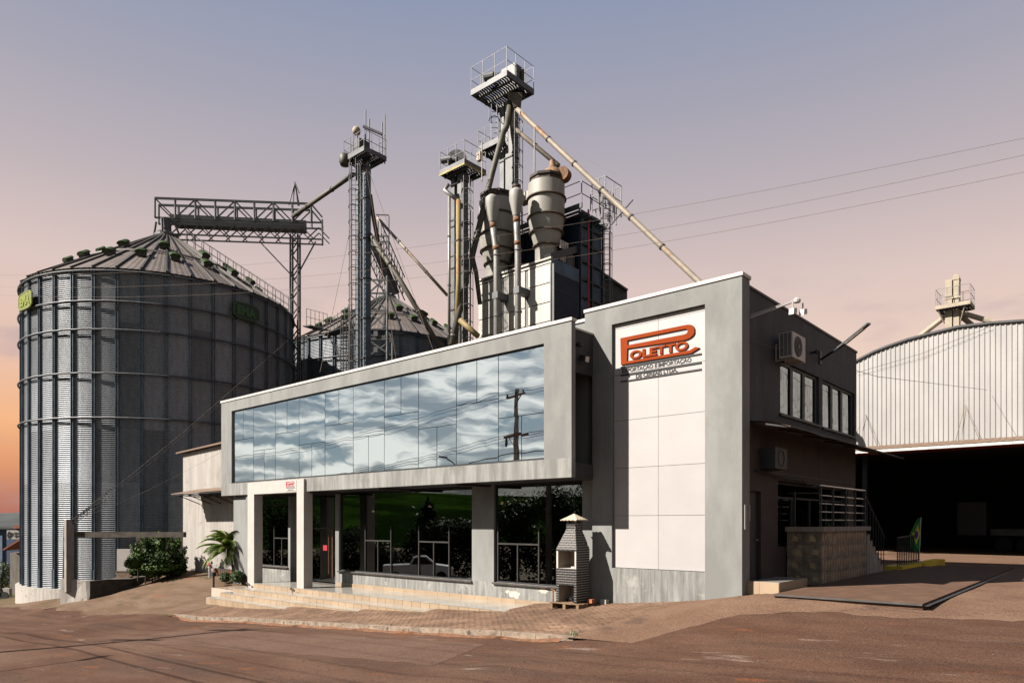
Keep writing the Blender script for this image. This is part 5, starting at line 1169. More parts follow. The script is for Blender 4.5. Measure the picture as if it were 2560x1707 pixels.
def barrel(px, label, y=17.3, zoff=0.0):
    p = onY(px, 620, y); c = V(p.x, p.y, 0); k = (p - CAMP).dot(FW) / FOC
    t = thing('cyclone_separator', (c.x, c.y, zt), label, 'cyclone', 'large cyclone separators on the dryer')
    zz = lambda py: CAMP.z + (HOR - py) * k + zoff
    r = 46 * k
    MB().lathe((c.x, c.y, 0), [(r * .62, zz(644) - .5), (r * .62, zz(622)), (r * .70, zz(612)), (r * .86, zz(584)), (r * .98, zz(551)), (r, zz(500)), (r * .99, zz(464))], 40).build('body', M_CYCL, t, True)
    for py, rr_ in ((619, .69), (586, .89), (549, 1.01), (501, 1.03)): MB().lathe((c.x, c.y, zz(py)), [(r * rr_ - .02, -.05), (r * rr_ + .07, -.04), (r * rr_ + .07, .04), (r * rr_ - .02, .05)], 40).build('hoop', mat('rusty_rim', (.085, .06, .04), .7, var=.3, scale=3), t, True)
    MB().lathe((c.x, c.y, 0), [(r * .90, zz(470)), (r * .90, zz(452)), (r * .97, zz(452)), (r * .97, zz(446)), (0, zz(440))], 9).build('lid', mat('rusty_dark_lid', (.05, .035, .025), .7, var=.4, scale=3), t)
    return c, r, zz, t
c1, r1, zz1, t1 = barrel(1366, 'large cream cyclone drum on the dryer roof with rusty fan on top')
c2, r2, zz2, t2 = barrel(1243, 'large cream cyclone drum at the left behind the slim cyclones', 17.3, -1.15)
MB().lathe((c1.x + .45, c1.y, 0), [(.62, zz1(446)), (.5, zz1(434)), (.34, zz1(432)), (.2, zz1(424)), (.16, zz1(408))], 18).build('outlet_cone', mat('rusty_cone', (.20, .115, .06), .7, var=.35, scale=2), t1, True)
q = at(1408, 438, 42.8); MB().tube(q - RT * .1 - FW * .25, q + RT * .15 + FW * .2, .42, 16).build('fan_housing', M_RUST, t1)
MB().box((c1.x - 1.9, c1.y - .5, zz1(492)), (c1.x - .9, c1.y + .1, zz1(470))).build('inlet_duct', M_CYCL, t1)
m = MB(); m.beam(c1 + V(-.2, -.9, zz1(444)), c1 + V(-.2, -.9, zz1(330)), .07); m.build('davit', M_STEEL, t1)
def slim(pxs, pys, label):
    (pc, pb_), yb = pxs, 15.2
    top = onY(pc, pys[0], yb); k = (top - CAMP).dot(FW) / FOC; c = V(top.x, yb, 0); zz = lambda py: CAMP.z + (HOR - py) * k
    t = thing('dust_cyclone', (c.x, c.y, 5), label, 'cyclone', 'slim dust cyclones in front of the dryer')
    r = 18.3 * k; y0, y1, y2, y3 = pys
    MB().lathe((c.x, c.y, 0), [(r * .3, zz(y0) + .05), (r * .97, zz(y1) + .1), (r, zz(y1)), (r, zz(y2)), (r * .45, zz(y3))], 22).build('cone_body', M_CYCL, t, True)
    MB().lathe((c.x, c.y, 0), [(r * .35, zz(y0) - .2), (r * .35, zz(y0) + .02), (r * .62, zz(y0) + .04), (r * .62, zz(y0) + .18), (r * .3, zz(y0) + .24), (0, zz(y0) + .24)], 12).build('top_cap', mat('rusty_dark_lid', (.05, .035, .025), .7), t)
    d = (pb_ - pc) * k * 1.0; pr = 8.0 * k
    p0, p1, p2 = V(c.x, c.y, zz(y3)), V(c.x + .25 * (1 if d > 0 else 1), c.y, zz(y3 + 75)), V(onY(pb_, 700, yb).x, c.y, 4)
    p1 = V(onY(pb_ - 2, 640, yb).x, c.y, zz(y3 + 72))
    MB().path([p0, p0.lerp(p1, .5), p1, p1 + V(.02, 0, -.3), p2], pr, 14).build('down_pipe', M_PIPE, t, True)
    MB().tube(p0 + V(0, 0, -.05), p0.lerp(p1, .2), pr * 1.08, 14).tube(p0.lerp(p1, .86), p1, pr * 1.08, 14).build('rust_collar', M_RUST, t, True)
    for py in (y3 - 4, y3 + 84, 745 if pb_ < 1260 else 735, 781 if pb_ > 1260 else 793): MB().lathe((p2.x if py > y3 + 60 else c.x, c.y, zz(py)), [(pr, -.04), (pr * 1.2, -.04), (pr * 1.2, .04), (pr, .04)], 14).build('pipe_flange', M_LEG, t)
    bz_ = zz(728 if pb_ > 1260 else 743); MB().box((p2.x - pr * 1.1, c.y - pr * 1.1, bz_ - .2), (p2.x + pr * 1.15, YD - .01, bz_ + .2)).build('wall_bracket', M_STEEL, t)
slim((1231, 1243), (487, 500, 514, 558), 'left slim dust cyclone with a tall down pipe')
slim((1291, 1296), (471, 483, 500, 543), 'right slim dust cyclone with a tall down pipe')

# ---------------------------------------------------------------- inclined conveyor and frame over the second silo
ic = thing('inclined_conveyor', (-36, 18, 17), 'dark steep inclined conveyor above the second silo', 'conveyor')
a_, b_ = at(930, 600, 58), at(990, 735, 60)
MB().beam(a_, b_, .55, .45).build('conveyor_casing', M_CHAR, ic)
MB().beam(at(930, 606, 57.6), at(950, 616, 57.5), .5, .5).build('hood', M_STEEL, ic)
m = MB()
for o in (-.75, .75):
    A_, B2 = a_ + RT * o, b_ + RT * o
    for h in (-.55, .55, 1.4): m.beam(A_ + V(0, 0, h), B2 + V(0, 0, h), .07)
    for k in range(9): p, q = A_.lerp(B2, k / 9), A_.lerp(B2, (k + 1) / 9); m.beam(p + V(0, 0, -.55), p + V(0, 0, 1.4), .05); m.beam(p + V(0, 0, -.55), q + V(0, 0, .55), .05)
m.build('truss', M_STEEL, ic)
m = MB()
for px, py in ((945, 538), (972, 540), (970, 590), (925, 592)): m.beam(at(px, py, 58), at(px, 620, 58), .08)
m.beam(at(925, 592, 58), at(970, 590, 58), .09); m.beam(at(925, 606, 58), at(970, 604, 58), .09); m.beam(at(940, 537, 58), at(972, 538, 58), .08); m.build('head_frame', M_STEEL, ic)
m = MB(); pc2 = S2C + V(0, 0, ZA)
for q in ((-.9, -.6), (.9, -.6), (.9, .6), (-.9, .6)): m.beam(pc2 + V(q[0], q[1], 0), pc2 + V(q[0] * .6, q[1] * .6, 2.2), .1)
m.beam(pc2, pc2 + V(.3, 0, 1.9), .35); m.build('discharge_stand', M_STEEL, ic)
fr = thing('support_frame', (-33, 13, 8), 'cross braced steel support frame in front of the second silo', 'steel frame')
m = MB(); zz = lambda py: at(0, py, 48).z
x0_, x1_ = 921, 968
for px in (x0_, x1_): m.beam(at(px, 900, 48), at(px, 690, 48), .12)
for py in (700, 733, 776, 823, 848): m.beam(at(x0_, py, 48), at(x1_ + (11 if py > 840 else 0), py, 48), .10)
for pa1, pb1 in ((692, 733), (733, 776), (776, 822), (836, 848), (850, 890)):
    m.beam(at(x0_, pa1, 48), at(x1_ + (12 if pa1 > 800 else 0), pb1, 48), .09); m.beam(at(x0_, pb1, 48), at(x1_ + (12 if pa1 > 800 else 0), pa1, 48), .09)
m.beam(at(x1_, 825, 48), at(981, 850, 48), .1); m.beam(at(981, 848, 48), at(981, 905, 48), .1); m.build('bracing', M_STEEL, fr)
for py in (834, 874): MB().beam(at(934, py, 47.9), at(944, py, 47.9), .05, .35).build('gusset_plate', M_LEG, fr)
sl_ = thing('stair_tower', (-32, 12, 8), 'dark tangled stair and ladder cages beside the left elevator', 'stairs')
m = MB()
for px in (852, 858, 866, 876, 884): m.beam(at(px, 930, 47), at(px, 802, 47), .05)
for k in range(22): z = 800 + k * 6; m.beam(at(852, z, 47), at(884, z - 3, 47), .05)
for k in range(6): m.beam(at(826, 850 + k * 0, 47), at(852, 872 + k * 6, 47), .04)
m.build('stair_cage', M_DARK, sl_)
MB().beam(at(815, 838, 48), at(882, 815, 48), .9, .08).build('landing', M_CHAR, sl_)
cwk = thing('catwalk', (-33, 10, 14), 'thin railed catwalk linking the two silo roofs', 'catwalk')
m = MB(); p, q = at(766, 814, 47.5), at(800, 824, 49); m.beam(p, q, .6, .08); m.beam(q, at(815, 826, 50), .6, .08); m.build('walkway', M_STEEL, cwk)
m = MB(); A_, B2 = at(766, 812, 47.5), at(818, 824, 50)
for k in range(6): c = A_.lerp(B2, k / 5); m.beam(c, c + V(0, 0, 1.1), .03)
for h in (.55, 1.1): m.beam(A_ + V(0, 0, h), B2 + V(0, 0, h), .025)
for k in range(7): c = at(826 + k * 9, 806 - k * 7, 50); m.beam(c - V(0, 0, .8), c + V(0, 0, .3), .03)
m.beam(at(826, 800, 50), at(880, 760, 50), .025); m.build('guard_rail', M_STEEL, cwk)

# ================================================================ LEFT SIDE
gd = g1(-34.9, -4.4)
dkp = thing('concrete_loading_frame', (-34.5, -4, gd), 'old concrete post with a long beam and broken whitewashed deck in front of the silo', 'concrete frame')
D = 36.8
p0, p1 = at(160, 1450, D), at(178, 1450, D); zt_ = at(0, 1298, D).z; zd = at(0, 1450, D).z; zg = at(0, 1512, D).z - .3
ux = Vector((-.7493, -.6623, 0)) * -1                              # across the picture
uy = FW
def hx(c, w, d, z0, z1, dxr=0): c = Vector(c); return [c + V(0, 0, z0 - c.z), c + ux * w + V(0, 0, z0 - c.z), c + ux * w + uy * d + V(0, 0, z0 - c.z), c + uy * d + V(0, 0, z0 - c.z), c + V(0, 0, z1 - c.z), c + ux * w + V(0, 0, z1 - c.z), c + ux * w + uy * d + V(0, 0, z1 - c.z), c + uy * d + V(0, 0, z1 - c.z)]
YP = p0.y
MB().box((p0.x, YP, zd - .6), (p0.x + .36, YP + .36, zt_)).prism([(p0.x - .35, YP - .02, zg), (p0.x - .30, YP - .02, zg), (p0.x + .002, YP - .02, zt_ - .3), (p0.x - .002, YP - .02, zt_ - .3)], (0, .3, 0)).build('post', M_CONC, dkp)
bb = at(178, 1336, D); be = at(458, 1336, D - .5)
MB().beam(bb + uy * .2, be + uy * .2, .25, .27).build('beam', M_CONCD, dkp)
wA, wB = at(151, 1508, D), at(218, 1494, D - .3)
MB().hexa([V(wA.x, wA.y, wA.z - .3), V(wB.x, wB.y, wB.z - .3), V(wB.x, wB.y + .35, wB.z - .3), V(wA.x, wA.y + .35, wA.z - .3), V(wA.x, wA.y, zd + .08), V(wB.x - .25, wB.y, zd), V(wB.x, wB.y + .35, zd), V(wA.x, wA.y + .35, zd + .08)]).build('whitewashed_wall', M_CONCW, dkp)
e0, e1 = at(222, 1462, D), at(330, 1456, D + 1.2)
MB().hexa([V(wB.x + .02, wB.y + .12, zg), V(e1.x, e1.y, zg + .9), V(e1.x - 2, e1.y + 2.2, zg + .9), V(wA.x, wA.y + 2.6, zg), V(wB.x + .02, wB.y + .12, zd - .01), V(e1.x, e1.y, zd - .01), V(e1.x - 2, e1.y + 2.2, zd - .01), V(wA.x + .1, wA.y + 2.6, zd - .01)]).build('deck', M_CONCD, dkp)
bs = at(302, 1440, 38.5)
bst = thing('brick_stub', (bs.x, bs.y, zd), 'small broken brick pier on the deck before the bush', 'brick pier')
for j in range(3):
    for k in range(4): MB().hexa(hx(bs + ux * (k * .2 - .3 + (.1 if j % 2 else 0)) - V(0, 0, 0), .19, .3, zd - .05 + j * .11, zd + .05 + j * .11)).build('brick', mat('grey_brick', (.22, .15, .10), .9, var=.25, scale=4), bst)
MB().hexa(hx(bs - ux * .38, 1.0, .34, zd + .285, zd + .36)).build('cap', M_CONCD, bst)
wp = at(292, 1440, 40.0); tag(MB().hexa(hx(wp, .98, .2, wp.z - .6, at(0, 1372, 40.0).z)).build('white_wall', M_WHITE), 'low white wall end between the silo and the bush', 'wall')
bw0 = at(340, 1420, 40.8); tag(MB().hexa(hx(bw0, 2.9, .2, bw0.z - 1, at(0, 1333, 40.8).z)).build('stained_wall', M_CONCD), 'dark stained concrete wall behind the bush', 'wall')
# leaf makers
def leaves(m, c, rad, n, size, flat=1.0, shell=.5, seed=1, up=.3):
    rg = random.Random(seed); c = Vector(c)
    for _ in range(n):
        d = Vector((rg.gauss(0, 1), rg.gauss(0, 1), rg.gauss(0, 1))).normalized(); r = (shell + (1 - shell) * rg.random()) ; p = c + Vector((d.x * rad[0] * r, d.y * rad[1] * r, d.z * rad[2] * r))
        nrm_ = (d + Vector((rg.gauss(0, .6), rg.gauss(0, .6), rg.gauss(0, .6) + up))).normalized(); a = nrm_.cross(Vector((rg.gauss(0, 1), rg.gauss(0, 1), rg.gauss(0, 1)))).normalized(); b = nrm_.cross(a); s = size * rg.uniform(.6, 1.3)
        m.add([p - a * s, p - b * s * .45, p + a * s, p + b * s * .45], [(0, 1, 2, 3)])
bc = at(398, 1398, 38.3); gb = g1(bc.x, bc.y)
bush = thing('bush', (bc.x, bc.y, gb), 'big dark leafy bush between the silo and the white shed', 'bush')
m = MB(); rg = random.Random(3)
for px, py, rx_, rz_ in ((350, 1398, .62, .5), (385, 1382, .7, .62), (420, 1390, .72, .6), (447, 1402, .5, .45), (400, 1405, 1.05, .5), (402, 1356, .26, .5), (332, 1408, .42, .33), (436, 1368, .28, .36), (408, 1414, 1.15, .34), (366, 1362, .22, .3), (345, 1424, .55, .35), (385, 1426, .75, .38), (425, 1424, .7, .36), (450, 1420, .4, .35)):
    p = at(px, py, 38.3 + rg.uniform(-.6, .6)); leaves(m, p, (rx_, rx_, rz_), int(1500 * rx_), .085, seed=int(px))
for k in range(26):
    p = at(330 + k * 5.2 + rg.uniform(-4, 4), 1385 - 32 * math.sin(k / 26 * 3.1) + rg.uniform(-8, 14), 38.3 + rg.uniform(-.8, .2))
    for q in range(5): leaves(m, p + V(0, 0, .09 * q) + V(rg.uniform(-.05, .05) * q, 0, 0), (.13, .13, .09), 10, .085, seed=900 + k * 9 + q)
m.build('foliage', M_LEAF, bush)
m = MB()
for k in range(7): p = at(345 + k * 18, 1432, 38.3); m.tube((p.x, p.y, gb - .2), (p.x + rg.uniform(-.3, .3), p.y, gb + .9), .04, 6, .015)
m.build('stem', M_BARK, bush)
# shed
SY = 1.2
sh = thing('sheet_shed', (-31, 3, -1), 'weathered white corrugated shed left of the office with brown awning', 'shed')
def sheetwall(par, p, q, z0, z1a, z1b, m_, pit=.17, amp=.022, nm='wall_sheet', per=5):
    p = Vector(p); q = Vector(q); d = q - p; L_ = d.length; d.normalize(); n_ = Vector((d.y, -d.x, 0)); N_ = max(1, int(round(L_ / (pit * per)))); w_ = L_ / N_
    for i in range(N_):
        P = [[], []]
        for k in range(per * 4 + 1):
            s = i * w_ + w_ * k / (per * 4); c = p + d * s + n_ * amp * math.sin(2 * math.pi * k / 4 + .4); P[0].append((c.x, c.y, z0)); P[1].append((c.x, c.y, lerp(z1a, z1b, s / L_)))
        MB().grid(P).build(nm, m_, par, True)
a_, b_ = onY(458, 1134, SY), onY(592, 1117, SY)
sheetwall(sh, (a_.x, SY, 0), (-24.2, SY, 0), -1.7, a_.z, 5.95, M_SHED)
sheetwall(sh, (a_.x, 8.0, 0), (a_.x, SY, 0), -1.7, a_.z, a_.z, M_SHED)
MB().hexa([V(a_.x - .4, SY - .25, a_.z + .0), V(-24, SY - .25, 5.98), V(-24, 8, 6.6), V(a_.x - .4, 8, 6.5), V(a_.x - .4, SY - .25, a_.z + .08), V(-24, SY - .25, 6.08), V(-24, 8, 6.7), V(a_.x - .4, 8, 6.6)]).build('roof', M_AWN, sh)
za_ = onY(500, 1230, 1.0).z
l0, l1 = onY(432, 1236, -.2), onY(556, 1222, -.2)
MB().hexa([V(l0.x, -.3, l0.z), V(-24.6, -.3, l0.z + .05), V(-24.6, SY - .04, l0.z + .35), V(l0.x, SY - .04, l0.z + .30), V(l0.x, -.3, l0.z + .04), V(-24.6, -.3, l0.z + .09), V(-24.6, SY - .04, l0.z + .39), V(l0.x, SY - .04, l0.z + .34)]).build('awning', M_AWN, sh)
m = MB()
for x in np.arange(l0.x + .3, -24.8, 1.2): m.beam((x, -.25, l0.z - .02), (x, SY - .05, l0.z - .1), .05); m.beam((x, SY - .05, l0.z - .5), (x, -.1, l0.z - .02), .04)
m.beam((l0.x, -.24, l0.z - .04), (-24.6, -.24, l0.z), .05); m.build('awning_bracket', M_DARK, sh)
gr = thing('drain_grate', (-28, 1.5, g1(-28, 1.5)), 'dark slotted grate strip at the foot of the white shed', 'grate')
q0, q1 = onY(536, 1427, SY - .3), onY(592, 1436, SY - .3)
MB().beam((q0.x, SY - .28, q0.z), (q1.x, SY - .28, q0.z), .08, .34).build('trough', M_BLACKL, gr)
for k in range(20): x = lerp(q0.x, q1.x, (k + .5) / 20); MB().box((x - .025, SY - .37, q0.z - .14), (x + .025, SY - .33, q0.z + .14)).build('bar', M_CLAY if k % 2 else M_STEEL, gr)
hy = onY(524, 1425, .5); hg = g1(hy.x, .5)
hyd = thing('hydrant_valve', (hy.x, .5, hg), 'red valve on a white standpipe beside the shed', 'valve')
MB().tube((hy.x, .5, hg - .1), (hy.x, .5, hg + .62), .05).build('standpipe', M_ACW, hyd); MB().tube((hy.x, .5, hg + .62), (hy.x - .18, .5, hg + .70), .07).lathe((hy.x - .22, .5, hg + .66), [(0, 0), (.1, .02), (.1, .08), (0, .1)], 10).build('valve', M_REDPAINT, hyd)
np_ = at(534, 1460, 33.5); ng = g1(np_.x, np_.y)
nb_ = thing('post_box', (np_.x, np_.y, ng), 'short black post with a small box beside the driveway', 'post')
MB().box((np_.x - .035, np_.y - .035, ng - .1), (np_.x + .035, np_.y + .035, ng + .70)).build('post', M_DARK, nb_); MB().box((np_.x - .22, np_.y - .08, ng + .58), (np_.x + .10, np_.y + .08, ng + .76)).build('box', M_DARK, nb_)
# planter, round shrubs, palm
pn = thing('planter', (-22, -1.8, -1.5), 'low beige tiled planter at the left end of the steps', 'planter')
px0, px1, py0, py1, pz0, pz1 = -23.45, -21.18, -1.95, -.5, -1.9, -1.15
box('planter_body', (px0 + .012, py0 + .012, pz0), (px1, py1, pz1), M_GROUT, pn)
for k in range(5): a = px0 + k * .455; box('riser_tile', (a + .004, py0, pz0), (a + .451, py0 + .011, pz1 + .005), M_TILEF if False else mat('pale_planter_tile', (.42, .37, .31), .4, var=.06), pn)
for k in range(3): a = py0 + .02 + k * .47; box('riser_tile', (px0, a + .004, pz0), (px0 + .011, a + .466, pz1 + .005), MATS['pale_planter_tile'], pn)
pe = MB()
for k in range(60): a, b_ = random.uniform(-22.5, -21.3), random.uniform(-1.85, -1.3); pe.lathe((a, b_, pz1), [(.03, 0), (.035, .02), (.0, .04)], 5)
tag(pe.build('white_pebbles', M_ACW), 'white pebbles on the planter beside the portico post', 'pebbles', kind='stuff')
for i, (px, py, dep, r, lab) in enumerate(((563, 1459, 34.3, .30, 'smaller left clipped round shrub in the planter'), (595, 1458, 33.3, .40, 'larger right clipped round shrub beside the portico post'))):
    c = at(px, py, dep); t = thing('round_shrub', (c.x, c.y, pz1), lab, 'shrub', 'clipped shrubs in the planter')
    m = MB(); leaves(m, (c.x, c.y, pz1 + r * .75), (r, r, r * .85), 900, .035, shell=.75, seed=40 + i); m.build('foliage', M_BOX, t)
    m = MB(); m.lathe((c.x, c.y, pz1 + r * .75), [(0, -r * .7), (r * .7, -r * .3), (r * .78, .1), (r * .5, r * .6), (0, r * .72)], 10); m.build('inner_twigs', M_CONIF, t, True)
pc3 = at(587, 1452, 34.6)
pal = thing('palm_tree', (pc3.x, pc3.y, pz1), 'small feathery palm in the planter left of the portico', 'palm tree')
crown = at(574, 1372, 34.6)
MB().path([(pc3.x, pc3.y, pz1 - .1), pc3.lerp(crown, .35) + V(.02, 0, 0), pc3.lerp(crown, .75), crown], .055, 8).build('trunk', M_BARK, pal, True)
MB().lathe((crown.x, crown.y, crown.z - .28), [(.05, -.1), (.12, .05), (.13, .25), (.06, .38)], 10).build('crown_shaft', M_BARK, pal, True)
rg = random.Random(11)
for k in range(60):
    az_ = 2 * math.pi * k / 60 * 1.0 + rg.uniform(-.15, .15) + (k % 3) * .7; el = (1.3, .95, .6, .2, -.25)[k % 5] + rg.uniform(-.15, .15); ln_ = rg.uniform(1.2, 1.6)
    hd_ = Vector((math.cos(az_), math.sin(az_), 0)); pts = []; p = crown.copy() + V(0, 0, .05); e_ = el
    for j in range(13): pts.append(p.copy()); p = p + (hd_ * math.cos(e_) + V(0, 0, math.sin(e_))) * (ln_ / 12); e_ -= (.055 + .012 * j) * (1.25 if el > .5 else .8)
    m = MB(); m.path(pts, .008, 4)
    for j in range(2, 13):
        d = (pts[j] - pts[j - 1]).normalized(); sd = d.cross(V(0, 0, 1)).normalized(); upv = sd.cross(d); l = .38 * math.sin(math.pi * (.18 + .75 * j / 13)) + .05
        for s_ in (-1, 1):
            for fr_ in (0, .25, .5, .75):
                b0 = pts[j - 1].lerp(pts[j], fr_); tip = b0 + (sd * s_ * .75 + d * .62 - V(0, 0, .42) + upv * .1) * l * rg.uniform(.85, 1.1); wv = d * .012
                m.add([b0 - wv, b0 + wv, b0.lerp(tip, .6) + wv * .9 - V(0, 0, -.012), tip, b0.lerp(tip, .6) - wv * .9], [(0, 1, 2, 4), (4, 2, 3)])
    m.build('frond', M_PALM, pal)
# far left: sports club building, small house, hedge, motorbike, hills
cl = at(-60, 1440, 62); czt = at(0, 1322, 62).z; czb = -5
bl = thing('blue_building', (cl.x, cl.y, -3.5), 'blue walled club building with a white name board at the far left', 'building')
MB().hexa(hx(cl, 4.2, 6, czb, czt)).build('wall', M_BLUEW, bl)
MB().hexa(hx(cl - uy * .3 - ux * .2, 4.7, 6.5, czt, czt + .14)).build('roof', M_CHAR, bl)
q = at(34, 1319, 61.5); MB().hexa(hx(q, .7, 1, q.z - .05, q.z + .25)).build('roof_tiles', M_TERR, bl)
dr_ = at(-20, 1380, 61.9)
MB().hexa(hx(at(-3, 1400, 61.9), .3, .1, -4.5, at(0, 1338, 61.9).z)).build('door', mat('pale_blue_door', (.12, .16, .24), .6), bl)
sgp = at(17, 1347, 61.7); sg_ = thing('club_sign', (sgp.x, sgp.y, sgp.z), 'white club name board with dark crest on the blue wall', 'sign')
MB().hexa(hx(sgp, 1.6, .06, sgp.z, sgp.z + .78)).build('board', M_ACW, sg_)
rotc = (math.pi / 2, 0, math.atan2(ux.y, ux.x)); cr = [(0, 0), (.22, .12), (.40, .35), (.40, .52), (.22, .48), (.2, .6), (.05, .6), (0, .45), (-.05, .3)]
me = curve_mesh([[(x + .1, y + .06) for x, y in cr]], .01); me.materials.append(M_BLACKL); piece('crest', me, sgp - uy * .03, sg_, rotc)
me = curve_mesh([[(.22, .28), (.36, .33), (.30, .42)]], .012); me.materials.append(M_TERR); piece('crest_detail', me, sgp - uy * .04, sg_, rotc)
for tx, zz0, hh in (('ESPORTE', .44, .16), ('VASCO', .17, .20)):
    me = text_mesh(tx, .78, hh, .02, .01); me.materials.append(M_BLACKL); piece('lettering', me, sgp + ux * .62 - uy * .03 + V(0, 0, zz0), sg_, rotc)
hs = at(25, 1490, 52); ho = thing('small_house', (hs.x, hs.y, -3.4), 'low grey house with a sloping eave behind the silo edge', 'house')
MB().hexa(hx(hs, 3.5, 4, -4.5, at(0, 1381, 52).z)).build('wall', M_CONC, ho)
q0, q1 = at(7, 1376, 51), at(50, 1350, 51); MB().hexa([q0, q1, q1 + uy * 4, q0 + uy * 4, q0 + V(0, 0, .12), q1 + V(0, 0, .12), q1 + uy * 4 + V(0, 0, .12), q0 + uy * 4 + V(0, 0, .12)]).build('roof', M_TERR, ho)
lw_ = at(5, 1495, 50); tag(MB().hexa(hx(lw_, .5, .3, -4, at(0, 1470, 50).z)).build('low_wall', M_CONCW), 'short white wall stub at the far left road edge', 'wall')
hb = at(5, 1435, 54); t = thing('garden_shrub', (hb.x, hb.y, -3.5), 'green garden shrub before the blue building', 'shrub')
m = MB(); leaves(m, hb, (1.0, 1.0, 1.0), 900, .10, seed=77); leaves(m, hb - V(0, 0, 1.0), (.9, .9, .8), 500, .10, seed=78); m.build('foliage', M_LEAF2, t)
MB().tube((hb.x, hb.y, -4), (hb.x, hb.y, hb.z), .08).build('stem', M_BARK, t)
mbp = at(-1, 1480, 49); mk = thing('parked_motorcycle', (mbp.x, mbp.y, -3.4), 'dark parked motorcycle at the far left picture edge', 'motorcycle')
zg_ = at(0, 1500, 49).z
for sft in (-.95, .32): c = mbp + ux * sft; MB().tube(V(c.x, c.y, zg_ + .3) - uy * .05, V(c.x, c.y, zg_ + .3) + uy * .05, .3, 14).build('wheel', M_TYRE, mk)
MB().beam(V(mbp.x, mbp.y, zg_ + .35) - ux * .95, V(mbp.x, mbp.y, zg_ + .55), .2, .3).beam(V(mbp.x, mbp.y, zg_ + .75) - ux * .7, V(mbp.x, mbp.y, zg_ + .8), .24, .18).beam(V(mbp.x, mbp.y, zg_ + .3) + ux * .32, V(mbp.x, mbp.y, zg_ + 1.05) + ux * .02, .07).build('body', M_DARK, mk)
# hills: a green rise all round the left and the street side, wooded ridge beyond
def ridge(name, m_, r0, r1, a0, a1, zf, lab):
    P = []
    for j in range(9):
        u = j / 8; r = lerp(r0, r1, u); P.append([(CAMP.x + r * math.cos(a), CAMP.y + r * math.sin(a), lerp(-9, zf(a), math.sin(u * math.pi / 2) ** 1.0)) for a in np.linspace(a0, a1, 90)])
    tag(MB().grid(P).build(name, m_, smooth=True, org=(0, 0, 0)), lab, kind='structure')
ridge('green_hill', M_FIELD, 150, 420, R_(120), R_(330), lambda a: (-1.5 if a < R_(185) else -1.5 + 20.5 * min(1, (a - R_(185)) / R_(12))) + 1.5 * math.sin(a * 9), 'green crop field hill')
P = ridge('wooded_hill', M_FARWOOD, 700, 900, R_(125), R_(186), lambda a: 15 + 3 * math.sin(a * 25) + 1.2 * math.sin(a * 90), 'dark wooded ridge on the far left horizon')

# ================================================================ STREET: cables and the far side that the glass mirrors
def cable(pts, dl_, dr_, r, label, group):
    xs_ = [p[0] for p in pts]; ys_ = [p[1] for p in pts]; out_ = []
    for k in range(61):
        px = lerp(xs_[0], xs_[-1], k / 60); i = 0
        py = float(np.interp(px, xs_, ys_)); w_ = (px - xs_[0]) / (xs_[-1] - xs_[0]); dep = 1 / lerp(1 / dl_, 1 / dr_, w_); out_.append((px, py, dep))
    yy = np.array([o[1] for o in out_]); 
    co = np.polyfit([o[0] for o in out_], yy, 3)
    pp_ = [at(o[0], float(np.polyval(co, o[0])), o[2]) for o in out_]; d0 = (pp_[0] - pp_[2]).normalized(); d1 = (pp_[-1] - pp_[-3]).normalized()
    pp_ = [pp_[0] + d0 * 45 + V(0, 0, 1.0), pp_[0] + d0 * 20] + pp_ + [pp_[-1] + d1 * 18, pp_[-1] + d1 * 45 + V(0, 0, 1.0)]
    tag(MB().path(pp_, r, 5).build('power_cable', M_WIRE), label, 'cable', group)
G_ = 'power cables crossing in front of the plant'
cable([(-80, 691), (334, 682), (1060, 620), (1507, 552), (2560, 348), (2760, 304)], 44, 19, .005, 'highest of the three power cables', G_)
cable([(-80, 718), (334, 719), (1060, 664), (1507, 602), (2560, 390), (2760, 345)], 44, 19, .005, 'middle of the three power cables', G_)
cable([(-80, 740), (334, 740), (657, 729), (1060, 696), (1507, 634), (2560, 433), (2760, 390)], 44, 19, .005, 'lowest of the three power cables', G_)
pt_ = at(178, 1302, D)
for i, (px, py, dp) in enumerate(((560, 1000, 34), (720, 850, 40), (590, 1110, 33), (300, 1180, 36))):
    e_ = at(px, py, dp); mid = pt_.lerp(e_, .5) - V(0, 0, .25)
    tag(MB().path([pt_, pt_.lerp(e_, .25) - V(0, 0, .2), mid, pt_.lerp(e_, .75) - V(0, 0, .15), e_], .0035, 4).build('service_wire', M_WIRE), ('service wire from the concrete post to the office box corner', 'longest service wire from the concrete post up past the silo', 'lowest service wire from the concrete post to the shed', 'short service wire end beside the concrete post')[i], 'wire', 'service wires from the concrete post')
m = MB(); rg = random.Random(5)
for k in range(14): a = pt_ + V(rg.uniform(-.05, .05), 0, rg.uniform(-.25, .05)); b_ = pt_ + (at(300, 1210, 36) - pt_) * rg.uniform(.35, 1.0) + V(rg.uniform(-.2, .2), 0, rg.uniform(-.3, .2)); m.path([a, a.lerp(b_, .5) + V(0, 0, rg.uniform(-.12, .1)), b_], .010, 4)
tag(m.build('wire_tangle', M_DARK), 'tangle of dark wires fanning from the top of the concrete post', 'wires')
tag(MB().path([(0, .4, 6.2), (1.0, 8, 6.35), (2.2, 20.9, 7.6)], .008, 4).build('service_wire', M_WIRE), 'thin wire from the side wall towards the warehouse', 'wire', 'service wires of the yard')
tag(MB().path([onY(2140, 932, YH - .15), onY(2300, 885, YH - .2), onY(2480, 815, YH - .15)], .010, 4).build('sheet_cable', M_WIRE), 'thin dark cable slanting across the warehouse gable', 'wire')
